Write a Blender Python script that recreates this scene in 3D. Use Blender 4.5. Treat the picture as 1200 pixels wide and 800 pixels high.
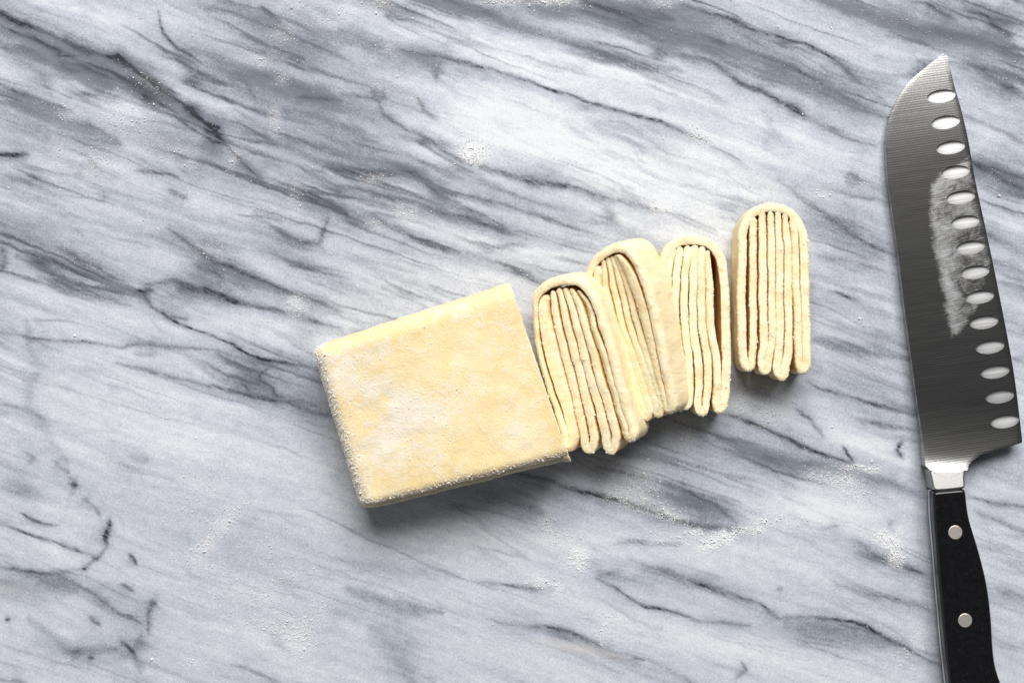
import bpy, math, random
import numpy as np
from mathutils import Vector
from mathutils.geometry import delaunay_2d_cdt

random.seed(7)
rng = np.random.default_rng(7)
scene = bpy.context.scene
for o in list(bpy.data.objects):
    bpy.data.objects.remove(o)

# ------------------------------------------------------------------ camera
MM = 0.001
H = 0.650                      # camera height over the marble (m)
K = 0.390 * MM                 # metres on the marble per photograph pixel
cam_data = bpy.data.cameras.new('camera')
cam_data.sensor_width = 36.0
cam_data.lens = 36.0 * H / (1200 * K)
cam_data.clip_start = 0.01
cam_data.clip_end = 20.0
cam = bpy.data.objects.new('camera', cam_data)
scene.collection.objects.link(cam)
cam.location = (0, 0, H)
scene.camera = cam

# ------------------------------------------------------------------ light
world = bpy.data.worlds.new('World')
scene.world = world
world.use_nodes = True
bg = world.node_tree.nodes['Background']
bg.inputs['Color'].default_value = (0.92, 0.96, 1.0, 1)
bg.inputs['Strength'].default_value = 0.058


def area_light(name, loc, target, sx, sy, power, col):
    d = bpy.data.lights.new(name, 'AREA')
    d.shape = 'RECTANGLE'
    d.size, d.size_y, d.energy, d.color = sx, sy, power, col
    o = bpy.data.objects.new(name, d)
    scene.collection.objects.link(o)
    o.location = loc
    o.rotation_euler = (Vector(target) - Vector(loc)).to_track_quat('-Z', 'Y').to_euler()
    return o


area_light('window_light', (0.22, 1.70, 1.85), (0, 0.0, 0), 2.0, 1.25, 110.0, (1.0, 0.985, 0.96))
area_light('bounce_fill', (-1.3, -0.5, 0.9), (0, 0, 0), 1.2, 1.0, 2.4, (0.95, 0.98, 1.0))  # added fill lamp, stands in for light bounced off the room

scene.view_settings.view_transform = 'Standard'
scene.view_settings.look = 'None'
scene.view_settings.exposure = 0.0
scene.view_settings.gamma = 1.0
scene.view_settings.use_curve_mapping = False
scene.render.engine = 'CYCLES'
scene.render.resolution_x = 1024
scene.render.resolution_y = 682


# ------------------------------------------------------------------ helpers
def P(px, py, z=0.0):
    """photograph pixel -> world point at height z (m)"""
    f = (H - z) / H
    return np.array([(px - 600) * K * f, (400 - py) * K * f, z])


def hash3(ix, iy, iz, seed):
    h = (ix * 374761393 + iy * 668265263 + iz * 2147483647 + seed * 1274126177) & 0xFFFFFFFF
    h = ((h ^ (h >> 13)) * 1274126177) & 0xFFFFFFFF
    h = ((h ^ (h >> 16)) * 2246822519) & 0xFFFFFFFF
    return ((h ^ (h >> 15)) & 0xFFFF) / 32767.5 - 1.0


def noise3(p, seed=0):
    """value noise, p (n,3) -> -1..1"""
    p = np.asarray(p, float)
    i = np.floor(p).astype(np.int64)
    f = p - i
    f = f * f * f * (f * (f * 6 - 15) + 10)
    r = 0
    for dx in (0, 1):
        for dy in (0, 1):
            for dz in (0, 1):
                w = (f[:, 0] if dx else 1 - f[:, 0]) * (f[:, 1] if dy else 1 - f[:, 1]) * (f[:, 2] if dz else 1 - f[:, 2])
                r = r + w * hash3(i[:, 0] + dx, i[:, 1] + dy, i[:, 2] + dz, seed)
    return r


def noise2(x, y, seed=0):
    i = np.floor(x).astype(np.int64); j = np.floor(y).astype(np.int64)
    fx = x - i; fy = y - j
    fx = fx * fx * fx * (fx * (fx * 6 - 15) + 10); fy = fy * fy * fy * (fy * (fy * 6 - 15) + 10)
    z = np.zeros_like(i)
    a = hash3(i, j, z, seed); b = hash3(i + 1, j, z, seed)
    c = hash3(i, j + 1, z, seed); d = hash3(i + 1, j + 1, z, seed)
    return (a * (1 - fx) + b * fx) * (1 - fy) + (c * (1 - fx) + d * fx) * fy


def fbm2(x, y, seed=0, octv=4, gain=0.5):
    r = 0; a = 1.0; t = 0
    for o in range(octv):
        r = r + a * noise2(x * 2 ** o + 13.7 * o, y * 2 ** o - 7.3 * o, seed + o)
        t += a; a *= gain
    return r / t


def make_mesh(name, verts, faces, mat, parent=None, smooth=True, attrs=None):
    """faces: (n,3) or (n,4) array, or a list of such arrays"""
    fl = faces if isinstance(faces, list) else [faces]
    verts = np.asarray(verts, np.float32)
    me = bpy.data.meshes.new(name)
    me.vertices.add(len(verts))
    me.vertices.foreach_set('co', verts.ravel())
    idx = np.concatenate([np.asarray(f, np.int32).ravel() for f in fl])
    tot = np.concatenate([np.full(len(f), np.asarray(f).shape[1], np.int32) for f in fl])
    start = np.concatenate([[0], np.cumsum(tot)[:-1]]).astype(np.int32)
    me.loops.add(len(idx)); me.loops.foreach_set('vertex_index', idx)
    me.polygons.add(len(tot)); me.polygons.foreach_set('loop_start', start)
    me.polygons.foreach_set('use_smooth', np.full(len(tot), smooth, bool))
    me.update(calc_edges=True)
    for k, a in (attrs or {}).items():
        at = me.attributes.new(k, 'FLOAT', 'POINT')
        at.data.foreach_set('value', np.asarray(a, np.float32))
    me.validate()
    o = bpy.data.objects.new(name, me)
    scene.collection.objects.link(o)
    if mat:
        me.materials.append(mat)
    if parent:
        o.parent = parent
        o.matrix_parent_inverse = parent.matrix_world.inverted()
    return o


def empty(name, loc, label, cat, group=None):
    o = bpy.data.objects.new(name, None)
    scene.collection.objects.link(o)
    o.empty_display_size = 0.01
    o.location = loc
    o['label'] = label; o['category'] = cat
    if group:
        o['group'] = group
    bpy.context.view_layer.update()
    return o


# ------------------------------------------------------------------ materials
class NT:
    def __init__(self, name):
        self.m = bpy.data.materials.new(name); self.m.use_nodes = True
        self.t = self.m.node_tree
        self.b = self.t.nodes['Principled BSDF']

    def n(self, typ, **kw):
        nd = self.t.nodes.new(typ)
        for k, v in kw.items():
            setattr(nd, k, v)
        return nd

    def l(self, a, b):
        self.t.links.new(a, b)

    def attr(self, name):
        return self.n('ShaderNodeAttribute', attribute_name=name).outputs['Fac']

    def coord(self, scale=(1, 1, 1), rot=(0, 0, 0)):
        g = self.n('ShaderNodeNewGeometry')
        m1 = self.n('ShaderNodeMapping')
        m1.inputs['Rotation'].default_value = rot
        mp = self.n('ShaderNodeMapping')
        mp.inputs['Scale'].default_value = scale
        self.l(g.outputs['Position'], m1.inputs['Vector'])
        self.l(m1.outputs['Vector'], mp.inputs['Vector'])
        return mp.outputs['Vector']

    def noise(self, vec, scale, detail=3, rough=0.55, dist=0.0):
        nd = self.n('ShaderNodeTexNoise')
        nd.inputs['Scale'].default_value = scale
        nd.inputs['Detail'].default_value = detail
        nd.inputs['Roughness'].default_value = rough
        nd.inputs['Distortion'].default_value = dist
        self.l(vec, nd.inputs['Vector'])
        return nd.outputs['Fac']

    def math(self, op, a, b=None, clamp=False):
        nd = self.n('ShaderNodeMath', operation=op, use_clamp=clamp)
        for i, v in enumerate((a, b)):
            if v is None:
                continue
            if isinstance(v, (int, float)):
                nd.inputs[i].default_value = v
            else:
                self.l(v, nd.inputs[i])
        return nd.outputs[0]

    def rng(self, v, a, b, c=0.0, d=1.0, smooth=False):
        nd = self.n('ShaderNodeMapRange')
        if smooth:
            nd.interpolation_type = 'SMOOTHSTEP'
        for i, x in zip((1, 2, 3, 4), (a, b, c, d)):
            nd.inputs[i].default_value = x
        self.l(v, nd.inputs[0])
        return nd.outputs[0]

    def mix(self, f, a, b, blend='MIX'):
        nd = self.n('ShaderNodeMix', data_type='RGBA', blend_type=blend)
        for s, v in ((nd.inputs[0], f), (nd.inputs[6], a), (nd.inputs[7], b)):
            if isinstance(v, tuple):
                s.default_value = v + (1,) if len(v) == 3 else v
            elif isinstance(v, (int, float)):
                s.default_value = v
            else:
                self.l(v, s)
        return nd.outputs[2]

    def bump(self, h, dist, strength=1.0, normal=None):
        nd = self.n('ShaderNodeBump')
        nd.inputs['Distance'].default_value = dist
        nd.inputs['Strength'].default_value = strength
        self.l(h, nd.inputs['Height'])
        if normal is not None:
            self.l(normal, nd.inputs['Normal'])
        return nd.outputs['Normal']

    def set(self, **kw):
        for k, v in kw.items():
            s = self.b.inputs[k.replace('_', ' ')]
            if isinstance(v, tuple):
                s.default_value = v + (1,) if len(v) == 3 and s.type == 'RGBA' else v
            elif isinstance(v, (int, float)):
                s.default_value = v
            else:
                self.l(v, s)


def mat_marble():
    t = NT('marble')
    c = t.coord()
    fine = t.noise(c, 1000, 3, 0.7)
    mid = t.noise(c, 260, 4, 0.6)
    streak = t.noise(t.coord((1, 4.5, 1), (0, 0, math.radians(20))), 60, 5, 0.62, 0.4)
    d = t.attr('stain')
    v = t.attr('vein')
    d2 = t.math('ADD', d, t.rng(streak, 0.25, 0.75, -0.07, 0.07))
    d2 = t.math('ADD', d2, t.rng(mid, 0.2, 0.8, -0.06, 0.06))
    d2 = t.math('ADD', d2, t.rng(fine, 0.25, 0.75, -0.125, 0.125), clamp=True)
    ramp = t.n('ShaderNodeValToRGB')
    cr = ramp.color_ramp
    cr.elements[0].position = 0.0; cr.elements[0].color = (0.705, 0.730, 0.766, 1)
    cr.elements[1].position = 1.0; cr.elements[1].color = (0.085, 0.094, 0.112, 1)
    e = cr.elements.new(0.25); e.color = (0.470, 0.496, 0.560, 1)
    e = cr.elements.new(0.55); e.color = (0.200, 0.218, 0.258, 1)
    t.l(d2, ramp.inputs[0])
    thread = t.noise(t.coord((110, 900, 1), (0, 0, math.radians(27))), 1.0, 4, 0.6, 0.8)
    vv = t.math('MULTIPLY', v, t.rng(t.noise(c, 420, 4, 0.65), 0.32, 0.62, 0.65, 1.35))
    vv = t.math('MULTIPLY', vv, t.rng(thread, 0.36, 0.60, 0.55, 1.40))
    vv = t.math('MULTIPLY', vv, t.rng(fine, 0.25, 0.7, 0.7, 1.1), clamp=True)
    col = t.mix(vv, ramp.outputs[0], (0.030, 0.034, 0.042))
    warm = t.attr('warm')
    col = t.mix(warm, col, (0.66, 0.60, 0.56))
    fm = t.math('MULTIPLY', t.attr('film'), t.rng(t.noise(c, 1500, 3, 0.7), 0.35, 0.65, 0.0, 1.1), clamp=True)
    col = t.mix(fm, col, (0.88, 0.88, 0.89))
    t.set(Base_Color=col, Roughness=t.rng(mid, 0.3, 0.7, 0.42, 0.55), Specular_IOR_Level=0.10)
    t.set(Normal=t.bump(fine, 0.00012, 0.35))
    return t.m


def mat_dough(name, patchy):
    t = NT(name)
    c = t.coord()
    cut = t.attr('cut')
    big = t.noise(c, 45, 4, 0.6, 0.3)
    mid = t.noise(c, 170, 4, 0.6)
    fine = t.noise(c, 1150, 3, 0.7)
    grain = t.noise(c, 2600, 2, 0.6)
    skin = t.mix(t.rng(big, 0.36, 0.66), (0.85, 0.655, 0.33), (0.89, 0.745, 0.465))
    skin = t.mix(t.rng(mid, 0.42, 0.72, 0.0, 0.55), skin, (0.86, 0.69, 0.385))
    if patchy:
        fl = t.attr('dust')
        m = t.math('ADD', fl, t.rng(mid, 0.3, 0.7, -0.30, 0.30))
        m = t.math('ADD', m, t.rng(fine, 0.35, 0.65, -0.42, 0.42), clamp=True)
        m = t.rng(m, 0.2, 0.85, 0.0, 0.82)
        skin = t.mix(m, skin, (0.86, 0.80, 0.725))
    else:
        skin = t.mix(0.55, skin, (0.935, 0.80, 0.52))
        m = t.math('ADD', t.rng(mid, 0.45, 0.75, 0, 0.35), t.rng(fine, 0.45, 0.75, 0, 0.3), clamp=True)
        skin = t.mix(m, skin, (0.88, 0.80, 0.66))
        skin = t.mix(t.attr('inside'), skin, (0.74, 0.44, 0.14))     # butter tint plus the gaps' warm bounced light and shade, painted in
    face = t.mix(t.rng(mid, 0.35, 0.7), (0.935, 0.79, 0.50), (0.96, 0.86, 0.62))
    face = t.mix(t.rng(fine, 0.5, 0.8, 0, 0.4), face, (0.90, 0.70, 0.36))
    cm = t.math('ADD', cut, t.rng(mid, 0.3, 0.7, -0.2, 0.2), clamp=True)
    col = t.mix(cm, skin, face)
    t.set(Base_Color=col, Roughness=0.72, Specular_IOR_Level=0.2)
    t.set(Subsurface_Weight=0.22, Subsurface_Radius=(1.0, 0.55, 0.22), Subsurface_Scale=0.0022)
    n1 = t.bump(mid, 0.0007, 0.5)
    n2 = t.bump(fine, 0.0005, 0.65 if patchy else 0.42, n1)
    t.set(Normal=n2)
    return t.m


def mat_grain(name, col):
    t = NT(name)
    t.set(Base_Color=col, Roughness=0.55, Specular_IOR_Level=0.4)
    return t.m


def mat_blade(smeary=True):
    t = NT('brushed_blade_steel' if smeary else 'hollow_ground_steel')
    ang = math.radians(-8)
    c = t.coord((1, 1, 1), (0, 0, ang))
    br = t.noise(t.coord((25, 800, 60), (0, 0, ang)), 1.0, 2, 0.5)
    br2 = t.noise(t.coord((60, 1900, 60), (0, 0, ang)), 1.0, 2, 0.6)
    wv = t.n('ShaderNodeTexWave', wave_type='BANDS', bands_direction='Y', wave_profile='SIN')
    wv.inputs['Scale'].default_value = 2 * math.pi / (20 * 0.00108)
    wv.inputs['Distortion'].default_value = 0.8
    wv.inputs['Detail'].default_value = 2.0
    wv.inputs['Detail Scale'].default_value = 0.35
    t.l(c, wv.inputs['Vector'])
    lines = t.math('ADD', t.math('MULTIPLY', wv.outputs['Fac'], 0.46), t.math('ADD', t.math('MULTIPLY', br, 0.45), t.math('MULTIPLY', br2, 0.7)))
    base = t.mix(t.rng(lines, 0.45, 1.2), (0.22, 0.215, 0.21), (0.42, 0.415, 0.41))
    if smeary:
        sm = t.attr('smear')
        cl = t.noise(c, 150, 5, 0.7, 0.6)
        st = t.noise(t.coord((150, 1500, 100), (0, 0, math.radians(-20))), 1.0, 3, 0.6)
        fine = t.noise(c, 1900, 3, 0.7)
        m = t.math('ADD', sm, t.rng(cl, 0.3, 0.7, -0.45, 0.35))
        m = t.math('ADD', m, t.rng(st, 0.3, 0.7, -0.22, 0.18))
        m = t.math('ADD', m, t.rng(fine, 0.3, 0.7, -0.16, 0.16))
        m = t.rng(m, 0.25, 1.25, 0.0, 0.50)
        m = t.math('MULTIPLY', m, t.rng(sm, 0.02, 0.2), clamp=True)
        base = t.mix(m, base, (0.62, 0.63, 0.66))
        t.set(Metallic=t.math('SUBTRACT', 1.0, m, clamp=True), Roughness=t.math('ADD', 0.24, t.math('MULTIPLY', m, 0.4)))
        t.set(Normal=t.bump(lines, 0.000015, 0.45))
    else:
        base = t.mix(t.rng(br2, 0.3, 0.7), (0.24, 0.24, 0.245), (0.36, 0.36, 0.365))
        t.set(Metallic=1.0, Roughness=0.46)
        t.set(Normal=t.bump(br2, 0.00003, 0.5))
    t.set(Base_Color=base)
    return t.m


def mat_metal(name, col, rough, bumpy=0.0):
    t = NT(name)
    c = t.coord()
    n = t.noise(c, 900, 4, 0.65)
    t.set(Base_Color=t.mix(t.rng(n, 0.35, 0.7), col, tuple(x * 0.96 for x in col)), Metallic=1.0, Roughness=rough)
    if bumpy:
        t.set(Normal=t.bump(n, 0.0001, bumpy))
    return t.m


def mat_handle():
    t = NT('black_handle')
    c = t.coord()
    n = t.noise(c, 350, 5, 0.7)
    sp = t.noise(c, 1900, 2, 0.6)
    sc = t.noise(t.coord((60, 900, 100), (0, 0, math.radians(-16))), 1.0, 2, 0.5)
    col = t.mix(t.rng(n, 0.4, 0.75), (0.005, 0.005, 0.006), (0.008, 0.0082, 0.0095))
    col = t.mix(t.rng(sp, 0.66, 0.80, 0, 0.32), col, (0.20, 0.22, 0.26))
    col = t.mix(t.rng(sc, 0.76, 0.88, 0, 0.10), col, (0.25, 0.26, 0.30))
    t.set(Base_Color=col, Roughness=t.rng(n, 0.3, 0.7, 0.20, 0.28), Specular_IOR_Level=0.45)
    return t.m


M_MARBLE = mat_marble()
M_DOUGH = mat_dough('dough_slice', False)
M_BLOCK = mat_dough('dough_block', True)
M_FLOUR = mat_grain('white_flour', (0.90, 0.90, 0.91))
M_CRUMB = mat_grain('floury_crumb', (0.95, 0.89, 0.74))
M_SUGAR = mat_grain('dusting_flour', (0.90, 0.86, 0.79))
M_BLADE = mat_blade(True)
M_HOLLOW = mat_blade(False)
M_BOLSTER = mat_metal('bolster_steel', (0.40, 0.395, 0.39), 0.34)
M_RIVET = mat_metal('rivet_metal', (0.86, 0.80, 0.75), 0.48, 0.5)
M_TANG = mat_metal('tang_steel', (0.60, 0.60, 0.62), 0.30)
M_HANDLE = mat_handle()

# ------------------------------------------------------------------ marble countertop
# veins as seen in the stone: (points, half width, strength)
VEINS = [
    ([(-40, 2), (0, 16), (40, 33), (75, 48), (105, 60), (140, 76)], 3.0, .75),
    ([(75, 50), (105, 62), (150, 74), (185, 100), (215, 122), (235, 140), (250, 152), (262, 164)], 2.0, 1.0),
    ([(128, 64), (145, 72), (165, 84), (190, 100), (210, 112)], 2.6, .6),
    ([(238, 150), (252, 158), (263, 167)], 2.4, 1.0), ([(216, 124), (232, 136)], 3, .7),
    ([(30, 38), (50, 52), (75, 60)], 2.0, .55), ([(118, 66), (140, 72), (152, 80)], 2.2, .9),
    ([(140, 92), (170, 105), (205, 120)], 5, .30),
    ([(55, 52), (72, 60), (68, 64), (90, 66)], 1.5, .7), ([(85, 52), (104, 66), (112, 62)], 1.4, .6), ([(132, 68), (138, 66), (150, 76), (146, 80)], 1.8, 1.0),
    ([(158, 84), (180, 92), (196, 104), (214, 110)], 1.6, .7), ([(150, 88), (166, 97), (178, 96)], 1.5, .6), ([(216, 126), (228, 128), (226, 134), (240, 142)], 1.8, 1.0),
    ([(236, 143), (256, 150), (250, 156), (262, 158)], 2.4, 1.0), ([(240, 160), (248, 166), (264, 170)], 2.0, .9), ([(205, 138), (222, 150), (240, 160)], 1.4, .5), ([(180, 118), (200, 128), (212, 136)], 1.6, .4),
    ([(0, 28), (30, 42), (62, 58)], 1.3, .5), ([(70, 72), (100, 92), (130, 104)], 5, .3), ([(10, 60), (40, 80), (60, 110)], 8, .25),
    ([(185, 12), (191, 38), (208, 56), (235, 72)], 1.6, .55),
    ([(-10, 92), (20, 106), (50, 120), (85, 130)], 2.2, .55), ([(0, 108), (40, 128), (100, 150), (138, 168)], 5, .25),
    ([(-10, 180), (33, 180)], 2.0, .8), ([(262, 165), (280, 190), (310, 213)], 1.8, .45),
    ([(160, 200), (195, 203), (210, 208)], 1.6, .55), ([(195, 222), (220, 232)], 3, .45),
    ([(100, 145), (130, 160), (138, 167)], 3, .35), ([(210, 196), (240, 208)], 3, .2),
    ([(305, 8), (330, 28)], 2.5, .4), ([(255, 0), (300, 20), (360, 40), (410, 52)], 8, .22),
    ([(325, 88), (345, 98)], 3, .3), ([(270, 85), (330, 95), (400, 118)], 5, .22),
    ([(350, 115), (400, 118)], 3, .3),
    ([(270, 90), (290, 100), (300, 120)], 3, .2), ([(275, 130), (305, 148), (345, 165), (400, 185)], 3, .28),
    ([(484, -4), (530, 8), (569, 17), (612, 32), (653, 44), (704, 64), (750, 72), (800, 84)], 5, .38),
    ([(468, 56), (528, 69), (576, 81), (636, 100), (687, 118), (738, 133), (772, 145), (795, 154), (827, 165), (867, 189)], 2.0, .52),
    ([(400, 35), (440, 48), (475, 58), (512, 72), (510, 92)], 6, .28), ([(505, 80), (512, 92)], 3, .3),
    ([(400, 111), (440, 118), (450, 135), (478, 152), (511, 169), (542, 189), (576, 199), (620, 213), (670, 221), (721, 233), (772, 247), (805, 254), (840, 268)], 3.0, .5),
    ([(590, 205), (630, 216), (660, 220)], 5, .25), ([(486, 112), (495, 128), (510, 142)], 2, .35),
    ([(436, 108), (450, 114)], 5, .45),
    ([(400, 150), (430, 160), (475, 162), (510, 170)], 5, .22),
    ([(400, 194), (440, 203), (484, 203), (511, 223), (545, 243), (590, 264)], 3.0, .42),
    ([(500, 220), (530, 240), (560, 258)], 6, .28), ([(550, 228), (600, 243), (660, 262), (690, 272)], 2.2, .4),
    ([(400, 216), (440, 228), (490, 238), (560, 258), (620, 280)], 3.0, .32),
    ([(330, 215), (360, 225), (400, 245), (420, 268)], 3.0, .35), ([(385, 255), (375, 285), (345, 280), (320, 268)], 2.5, .45),
    ([(300, 250), (320, 268), (350, 282)], 2.5, .35),
    ([(800, 7), (834, 17), (878, 32), (918, 44), (962, 64), (989, 76), (1010, 98)], 2.5, .55),
    ([(800, 64), (834, 73), (867, 98), (898, 111), (928, 128), (952, 142), (986, 159), (1025, 172)], 3.2, .5),
    ([(925, 124), (938, 131)], 2.5, .5), ([(975, 72), (1000, 84)], 4, .35),
    ([(680, 0), (740, 8), (790, 22)], 5, .35), ([(740, 30), (770, 45), (800, 55)], 2.5, .4),
    ([(952, -2), (1002, 10), (1036, 24), (1087, 37), (1137, 43), (1200, 57)], 5, .45),
    ([(1083, 3), (1120, 22)], 2, .5), ([(1158, 24), (1188, 44)], 2.5, .55), ([(1130, 10), (1165, 22), (1210, 30)], 3, .4),
    ([(860, 55), (920, 72), (975, 105), (1020, 128), (1045, 140)], 4, .28),
    ([(1130, 185), (1150, 193), (1172, 206), (1215, 230)], 3.5, .7), ([(1141, 189), (1170, 196), (1210, 210)], 2.5, .5),
    ([(1124, 132), (1158, 145), (1210, 172)], 3, .35), ([(1172, 100), (1188, 106)], 2.5, .6), ([(1130, 75), (1165, 85), (1210, 98)], 4, .35),
    ([(911, 209), (945, 236), (976, 257), (1010, 280), (1050, 300)], 3, .38), ([(990, 208), (1003, 215)], 6, .35),
    ([(955, 250), (1000, 262), (1050, 285)], 4, .25), ([(960, 300), (1000, 305), (1050, 322)], 3, .3), ([(970, 340), (1010, 352), (1060, 372)], 3, .3),
    ([(1150, 275), (1175, 285), (1210, 300)], 4, .25), ([(1175, 330), (1210, 342)], 3, .35), ([(1185, 420), (1210, 432)], 3, .35),
    ([(67, 290), (108, 308), (145, 332), (162, 342)], 2.5, .38), ([(20, 300), (84, 331), (135, 351)], 5, .28), ([(80, 296), (130, 330)], 2, .38),
    ([(158, 340), (168, 346), (182, 363), (209, 378), (236, 388), (270, 403), (304, 419), (338, 425), (378, 435)], 1.9, .75),
    ([(160, 343), (178, 341)], 2.6, .85), ([(195, 372), (222, 372)], 2.0, .5),
    ([(170, 335), (200, 330), (236, 340), (287, 358), (338, 368), (400, 385)], 3, .55), ([(210, 340), (250, 350), (280, 352)], 5, .28),
    ([(196, 268), (236, 294), (250, 307), (287, 321), (338, 341), (400, 365)], 2.8, .5), ([(225, 310), (250, 318), (262, 330)], 4, .3),
    ([(-5, 388), (34, 395), (101, 400), (142, 407), (162, 402), (203, 407), (253, 412), (287, 419)], 2.2, .38), ([(142, 405), (165, 401), (205, 406)], 2, .25),
    ([(155, 416), (180, 417)], 1.8, .35),
    ([(135, 425), (203, 442), (253, 452), (297, 466), (338, 473), (365, 484), (408, 490)], 2.0, .55),
    ([(316, 430), (305, 440), (306, 447), (321, 456), (322, 464), (334, 468)], 2.4, .6), ([(270, 442), (280, 443), (294, 463), (320, 468)], 2.6, .4),
    ([(304, 432), (280, 425), (255, 415)], 6, .25),
    ([(30, 375), (34, 405), (47, 432), (34, 459), (37, 479), (47, 493), (61, 520), (80, 545)], 4.5, .20),
    ([(0, 292), (5, 305), (4, 318)], 3.5, .5), ([(324, 270), (354, 285), (371, 280)], 2.2, .5), ([(338, 307), (370, 316), (410, 330)], 2.5, .38),
    ([(-5, 470), (30, 478), (60, 500)], 2.2, .22), ([(28, 530), (40, 536), (34, 545)], 2.0, .35), ([(60, 540), (80, 552), (88, 568)], 2.2, .3),
    ([(84, 566), (92, 569)], 2.6, .9), ([(97, 584), (103, 588)], 2, .7), ([(103, 588), (112, 598), (116, 606)], 1.8, .35),
    ([(128, 609), (127, 620), (121, 630), (124, 636)], 2.5, .85), ([(124, 640), (112, 655), (98, 667)], 2.0, .45), ([(108, 655), (116, 652)], 2, .6), ([(96, 667), (102, 665)], 2, .7),
    ([(27, 598), (42, 608), (55, 612), (71, 614)], 1.8, .65), ([(-5, 610), (50, 631), (90, 645), (111, 651)], 1.9, .5),
    ([(-5, 664), (25, 668), (54, 672), (98, 667)], 2.6, .4), ([(27, 669), (56, 672)], 1.8, .5), ([(0, 680), (40, 690), (90, 690)], 10, .2),
    ([(105, 692), (120, 704), (135, 716), (165, 732)], 2.0, .5), ([(103, 722), (116, 734)], 1.8, .5),
    ([(151, 649), (160, 660)], 1.8, .75), ([(142, 685), (159, 692)], 1.8, .55), ([(180, 704), (172, 720), (174, 742)], 2.6, .55), ([(176, 704), (184, 708)], 2.2, .8),
    ([(141, 750), (150, 758), (158, 768)], 2.6, .6), ([(165, 745), (158, 765), (162, 790)], 5, .3), ([(6, 726), (12, 724)], 2, .6),
    ([(34, 726), (67, 753), (84, 766), (135, 763)], 5, .28), ([(80, 766), (95, 762)], 3, .35), ([(104, 772), (112, 774)], 2.4, .5), ([(-5, 795), (30, 800)], 3, .4),
    ([(270, 776), (300, 785), (330, 800)], 2, .25), ([(150, 532), (175, 536)], 4, .2),
    ([(590, 552), (610, 555), (653, 567), (690, 578), (721, 586), (784, 606), (817, 616), (861, 620), (890, 623)], 2.2, .68),
    ([(560, 575), (610, 585), (640, 600)], 5, .2), ([(700, 545), (760, 560), (800, 572), (834, 590), (861, 613)], 3, .4),
    ([(700, 679), (721, 690), (755, 711), (800, 721)], 1.8, .5), ([(700, 679), (706, 673), (730, 668)], 2.5, .3),
    ([(717, 638), (745, 634), (800, 636)], 2.2, .3), ([(738, 655), (770, 665), (800, 678), (850, 697), (890, 707)], 4, .42),
    ([(890, 707), (912, 724)], 1.8, .7), ([(912, 724), (950, 723), (1003, 730), (1043, 750), (1075, 765), (1105, 780)], 2.2, .55),
    ([(920, 730), (980, 742), (1040, 755)], 7, .2),
    ([(750, 707), (780, 716), (817, 727), (877, 733)], 1.8, .5), ([(870, 775), (876, 785), (862, 796)], 2.0, .5),
    ([(559, 680), (603, 687), (620, 690), (643, 689)], 2.4, .42), ([(620, 685), (650, 690)], 5, .2),
    ([(408, 689), (468, 709), (518, 717)], 4.5, .3), ([(495, 710), (520, 716)], 2, .25), ([(570, 722), (620, 733), (670, 743), (710, 757), (755, 770)], 3.5, .35), ([(640, 735), (670, 742)], 2, .4), ([(740, 768), (754, 772)], 2, .5),
    ([(434, 733), (468, 766), (484, 800)], 9, .2), ([(400, 655), (470, 670), (540, 672)], 6, .15),
    ([(953, 400), (1010, 410), (1070, 422)], 5, .32), ([(946, 448), (960, 456), (1003, 467), (1074, 488)], 2.2, .5), ([(1000, 490), (1075, 508)], 3, .3),
    ([(845, 482), (885, 498), (926, 517), (970, 535), (1000, 545)], 2.2, .68), ([(932, 478), (950, 490), (966, 511)], 2, .48), ([(988, 522), (998, 542)], 1.8, .55),
    ([(1057, 518), (1051, 528), (1058, 538)], 1.8, .7), ([(841, 511), (919, 542), (986, 549), (1040, 565), (1084, 584)], 6, .28),
    ([(983, 685), (1033, 698), (1087, 710)], 3.5, .4), ([(1003, 633), (1027, 653), (1055, 660), (1082, 668)], 3, .38), ([(1060, 662), (1080, 668)], 2, .5),
    ([(963, 620), (983, 614)], 2.5, .4), ([(1040, 614), (1045, 610)], 3, .5), ([(910, 692), (916, 691)], 2.5, .35),
    ([(1133, 583), (1160, 590), (1215, 597)], 2.4, .48), ([(1140, 600), (1170, 612), (1215, 630)], 2.6, .4), ([(1165, 690), (1215, 705)], 4, .25), ([(1170, 752), (1215, 760)], 3, .25),
    ([(1130, 560), (1170, 556), (1215, 560)], 8, .16),
    # veins that run on outside the frame
    ([(1215, 232), (1300, 262), (1400, 310)], 3.5, .5), ([(1200, 57), (1300, 85), (1420, 140)], 5, .4), ([(1200, 597), (1320, 625), (1420, 660)], 3, .4),
    ([(-40, 2), (-140, -45), (-240, -80)], 4, .6), ([(-10, 92), (-120, 50), (-240, 10)], 3, .45), ([(-5, 388), (-130, 350), (-240, 330)], 3, .35), ([(-5, 610), (-120, 570), (-240, 540)], 3, .4),
    ([(484, -4), (400, -50), (300, -100)], 5, .35), ([(952, -2), (850, -50), (760, -100)], 5, .4), ([(755, 770), (850, 820), (960, 870)], 4, .35), ([(330, 800), (430, 850), (520, 900)], 3, .35),
]
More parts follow.
